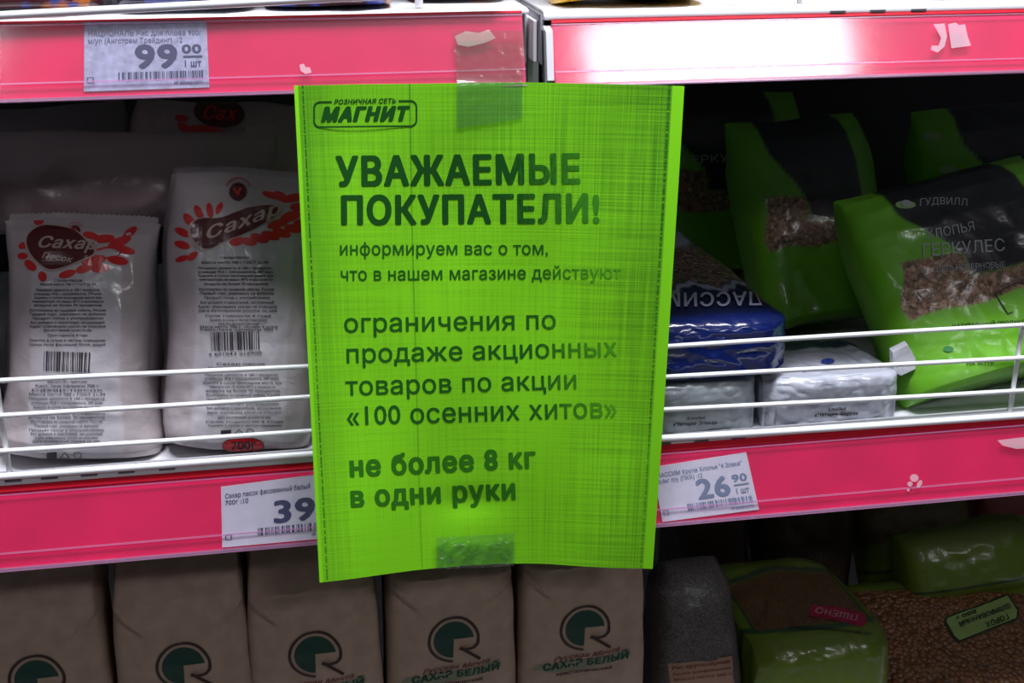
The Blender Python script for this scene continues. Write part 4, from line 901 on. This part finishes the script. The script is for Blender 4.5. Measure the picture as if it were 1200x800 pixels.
# packs lying across behind, and their neighbours in the shade
def lying(bl, tr, Y, wd, d, seed, label, colf, m, yaw=.0, gr=None, Y2=None, p=2.6):
    b_ = at(*bl, Y); t_ = at(*tr, Y if Y2 is None else Y2)
    pk = Pack(b_, t_, wd, d, p=p, qt=3.4, qb=3.4, amp=.0030, seed=seed)
    X = np.array([0, .45, .89]); X -= (X@pk.V)*pk.V; pk.X = X/np.linalg.norm(X); pk.N = np.cross(pk.X, pk.V)
    if pk.N[1] > 0: pk.N *= -1
    e = empty('groats_pack', tuple(pk.C-c3(0, 0, wd*.45)), label, 'groats pack', 'green groats packs'); pk.mesh('body', m, e, 60, 90, colf, gr); return pk, e
gl = lambda u, v, sd: band(np.tile(OLV, (len(u), 1)), u, -.62, .05, (.02, .05, .02))
lying((1052, 668), (1196, 645), .150, .062, .060, 101, 'plump olive green groats pack lying across behind the labelled pea pack', gl, mil_mat)
lying((1000, 640), (1130, 615), .235, .075, .070, 103, 'dim olive groats pack at the back under the right pink rail', gl, mil_mat, gr=lambda u, v, sd: sst(.0, .1, u)*.8)
lying((1140, 618), (1300, 588), .235, .080, .070, 105, 'dim groats pack with pinkish window in the right corner under the rail', lambda u, v, sd: mixc(np.tile(OLV, (len(u), 1)), np.tile(c3(.32, .06, .06), (len(u), 1)), sst(.1, .2, u)), mil_mat)
# packs the visible ones lie on
for (cx_, w_, yf_, z1, L_, sd) in (((mx0+mx1)/2, mx1-mx0, .030, mz-.0765, .12, 111), ((px0+px1)/2, px1-px0, .028, pz-.0615, .125, 113)):
    Bq = Brick(cx_, yf_, -.4895, w_, z1-.003+.4895, L_, sd, amp=.0015); t = empty('groats_pack', (cx_, yf_, -.4895), 'green groats pack at the bottom of its stack, under the %s pack' % ('millet' if sd == 111 else 'split pea'), 'groats pack', 'green groats packs')
    Bq.mesh('body', mil_mat, t, plain(tuple(OLV)), None, 40, 60)
for (xa_, xb_, yy_, zt_, sd, lab) in ((778, 880, .235, -.335, 115, 'dark groats pack added at the back above the grey speckled bag'), (884, 998, .235, -.325, 117, 'dark groats pack added at the back above the millet pack')):
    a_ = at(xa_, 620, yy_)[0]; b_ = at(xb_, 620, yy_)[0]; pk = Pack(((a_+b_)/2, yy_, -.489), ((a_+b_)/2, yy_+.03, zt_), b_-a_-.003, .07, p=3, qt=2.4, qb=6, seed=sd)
    e = empty('groats_pack', ((a_+b_)/2, yy_, -.489), lab, 'groats pack', 'green groats packs'); pk.mesh('body', mil_mat, e, 50, 70, plain((.06, .05, .05)), lambda u, v, sd: sst(.3, .1, v)*.5)  # dark packs added so the pale deck behind reads as shade

# ------------------------------------------------------------------ goods on the upper shelves (only their feet show)
dark_film = pack_mat('dark_printed_film', None, rough=.3, coat=.6, bump=.5, bscale=40)
def upk(xa, xb, yy, zb, hh, d, colr, seed, label, cat='rice pack', name='rice_pack', group='packs on the upper left shelf', m=None, spots=True):
    a = at(xa, 5, yy)[0]; b = at(xb, 5, yy)[0]; pk = Pack(((a+b)/2, yy+d/2, zb), ((a+b)/2, yy+d/2+.02, zb+hh), b-a-.002, d, p=4, prof=((-1, .86), (-.975, 1), (.6, 1), (.9, .5), (1, .05)), amp=.0025, seed=seed)
    e = empty(name, ((a+b)/2, yy+d/2, zb), label, cat, group)
    def cf(u, v, sd):
        c = np.tile(c3(*colr), (len(u), 1))
        if spots:
            c = mixc(c, np.tile(c3(.45, .12, .02), (len(u), 1)), sst(.35, .45, noise(u*5, v*18, seed))); c = mixc(c, np.tile(c3(.04, .06, .30), (len(u), 1)), sst(.35, .45, noise(u*6, v*16, seed+5)))
        return c
    pk.mesh('body', m or dark_film, e, 60, 80, cf); return pk
upk(-60, 130, .0125, .0396, .17, .05, (.06, .012, .018), 121, 'dark maroon rice pack standing above the 99.00 tag, leftmost')
upk(132, 300, .013, .0396, .17, .05, (.020, .016, .05), 123, 'dark navy rice pack with orange specks standing behind the sagging wire')
upk(302, 470, .0135, .0396, .17, .05, (.045, .012, .016), 125, 'dark maroon rice pack left of the short wire post')
upk(472, 606, .036, .0396, .17, .05, (.02, .015, .02), 127, 'blackish rice pack right of the short wire post')
upk(648, 842, .0125, .0383, .14, .05, (.90, .52, .01), 129, 'bright yellow pack standing on the upper right shelf', 'pack', 'yellow_pack', None, spots=False)
upk(1148, 1300, .0125, .0383, .14, .05, (.75, .77, .80), 131, 'white pack at the top right corner of the frame', 'pack', 'white_pack', None, spots=False)
upk(846, 1144, .060, .0383, .15, .06, (.60, .63, .68), 133, 'pale pack set back between the yellow pack and the white pack', 'pack', 'pale_pack', None, spots=False)
COL.objects.unlink(_to); bpy.data.objects.remove(_to)
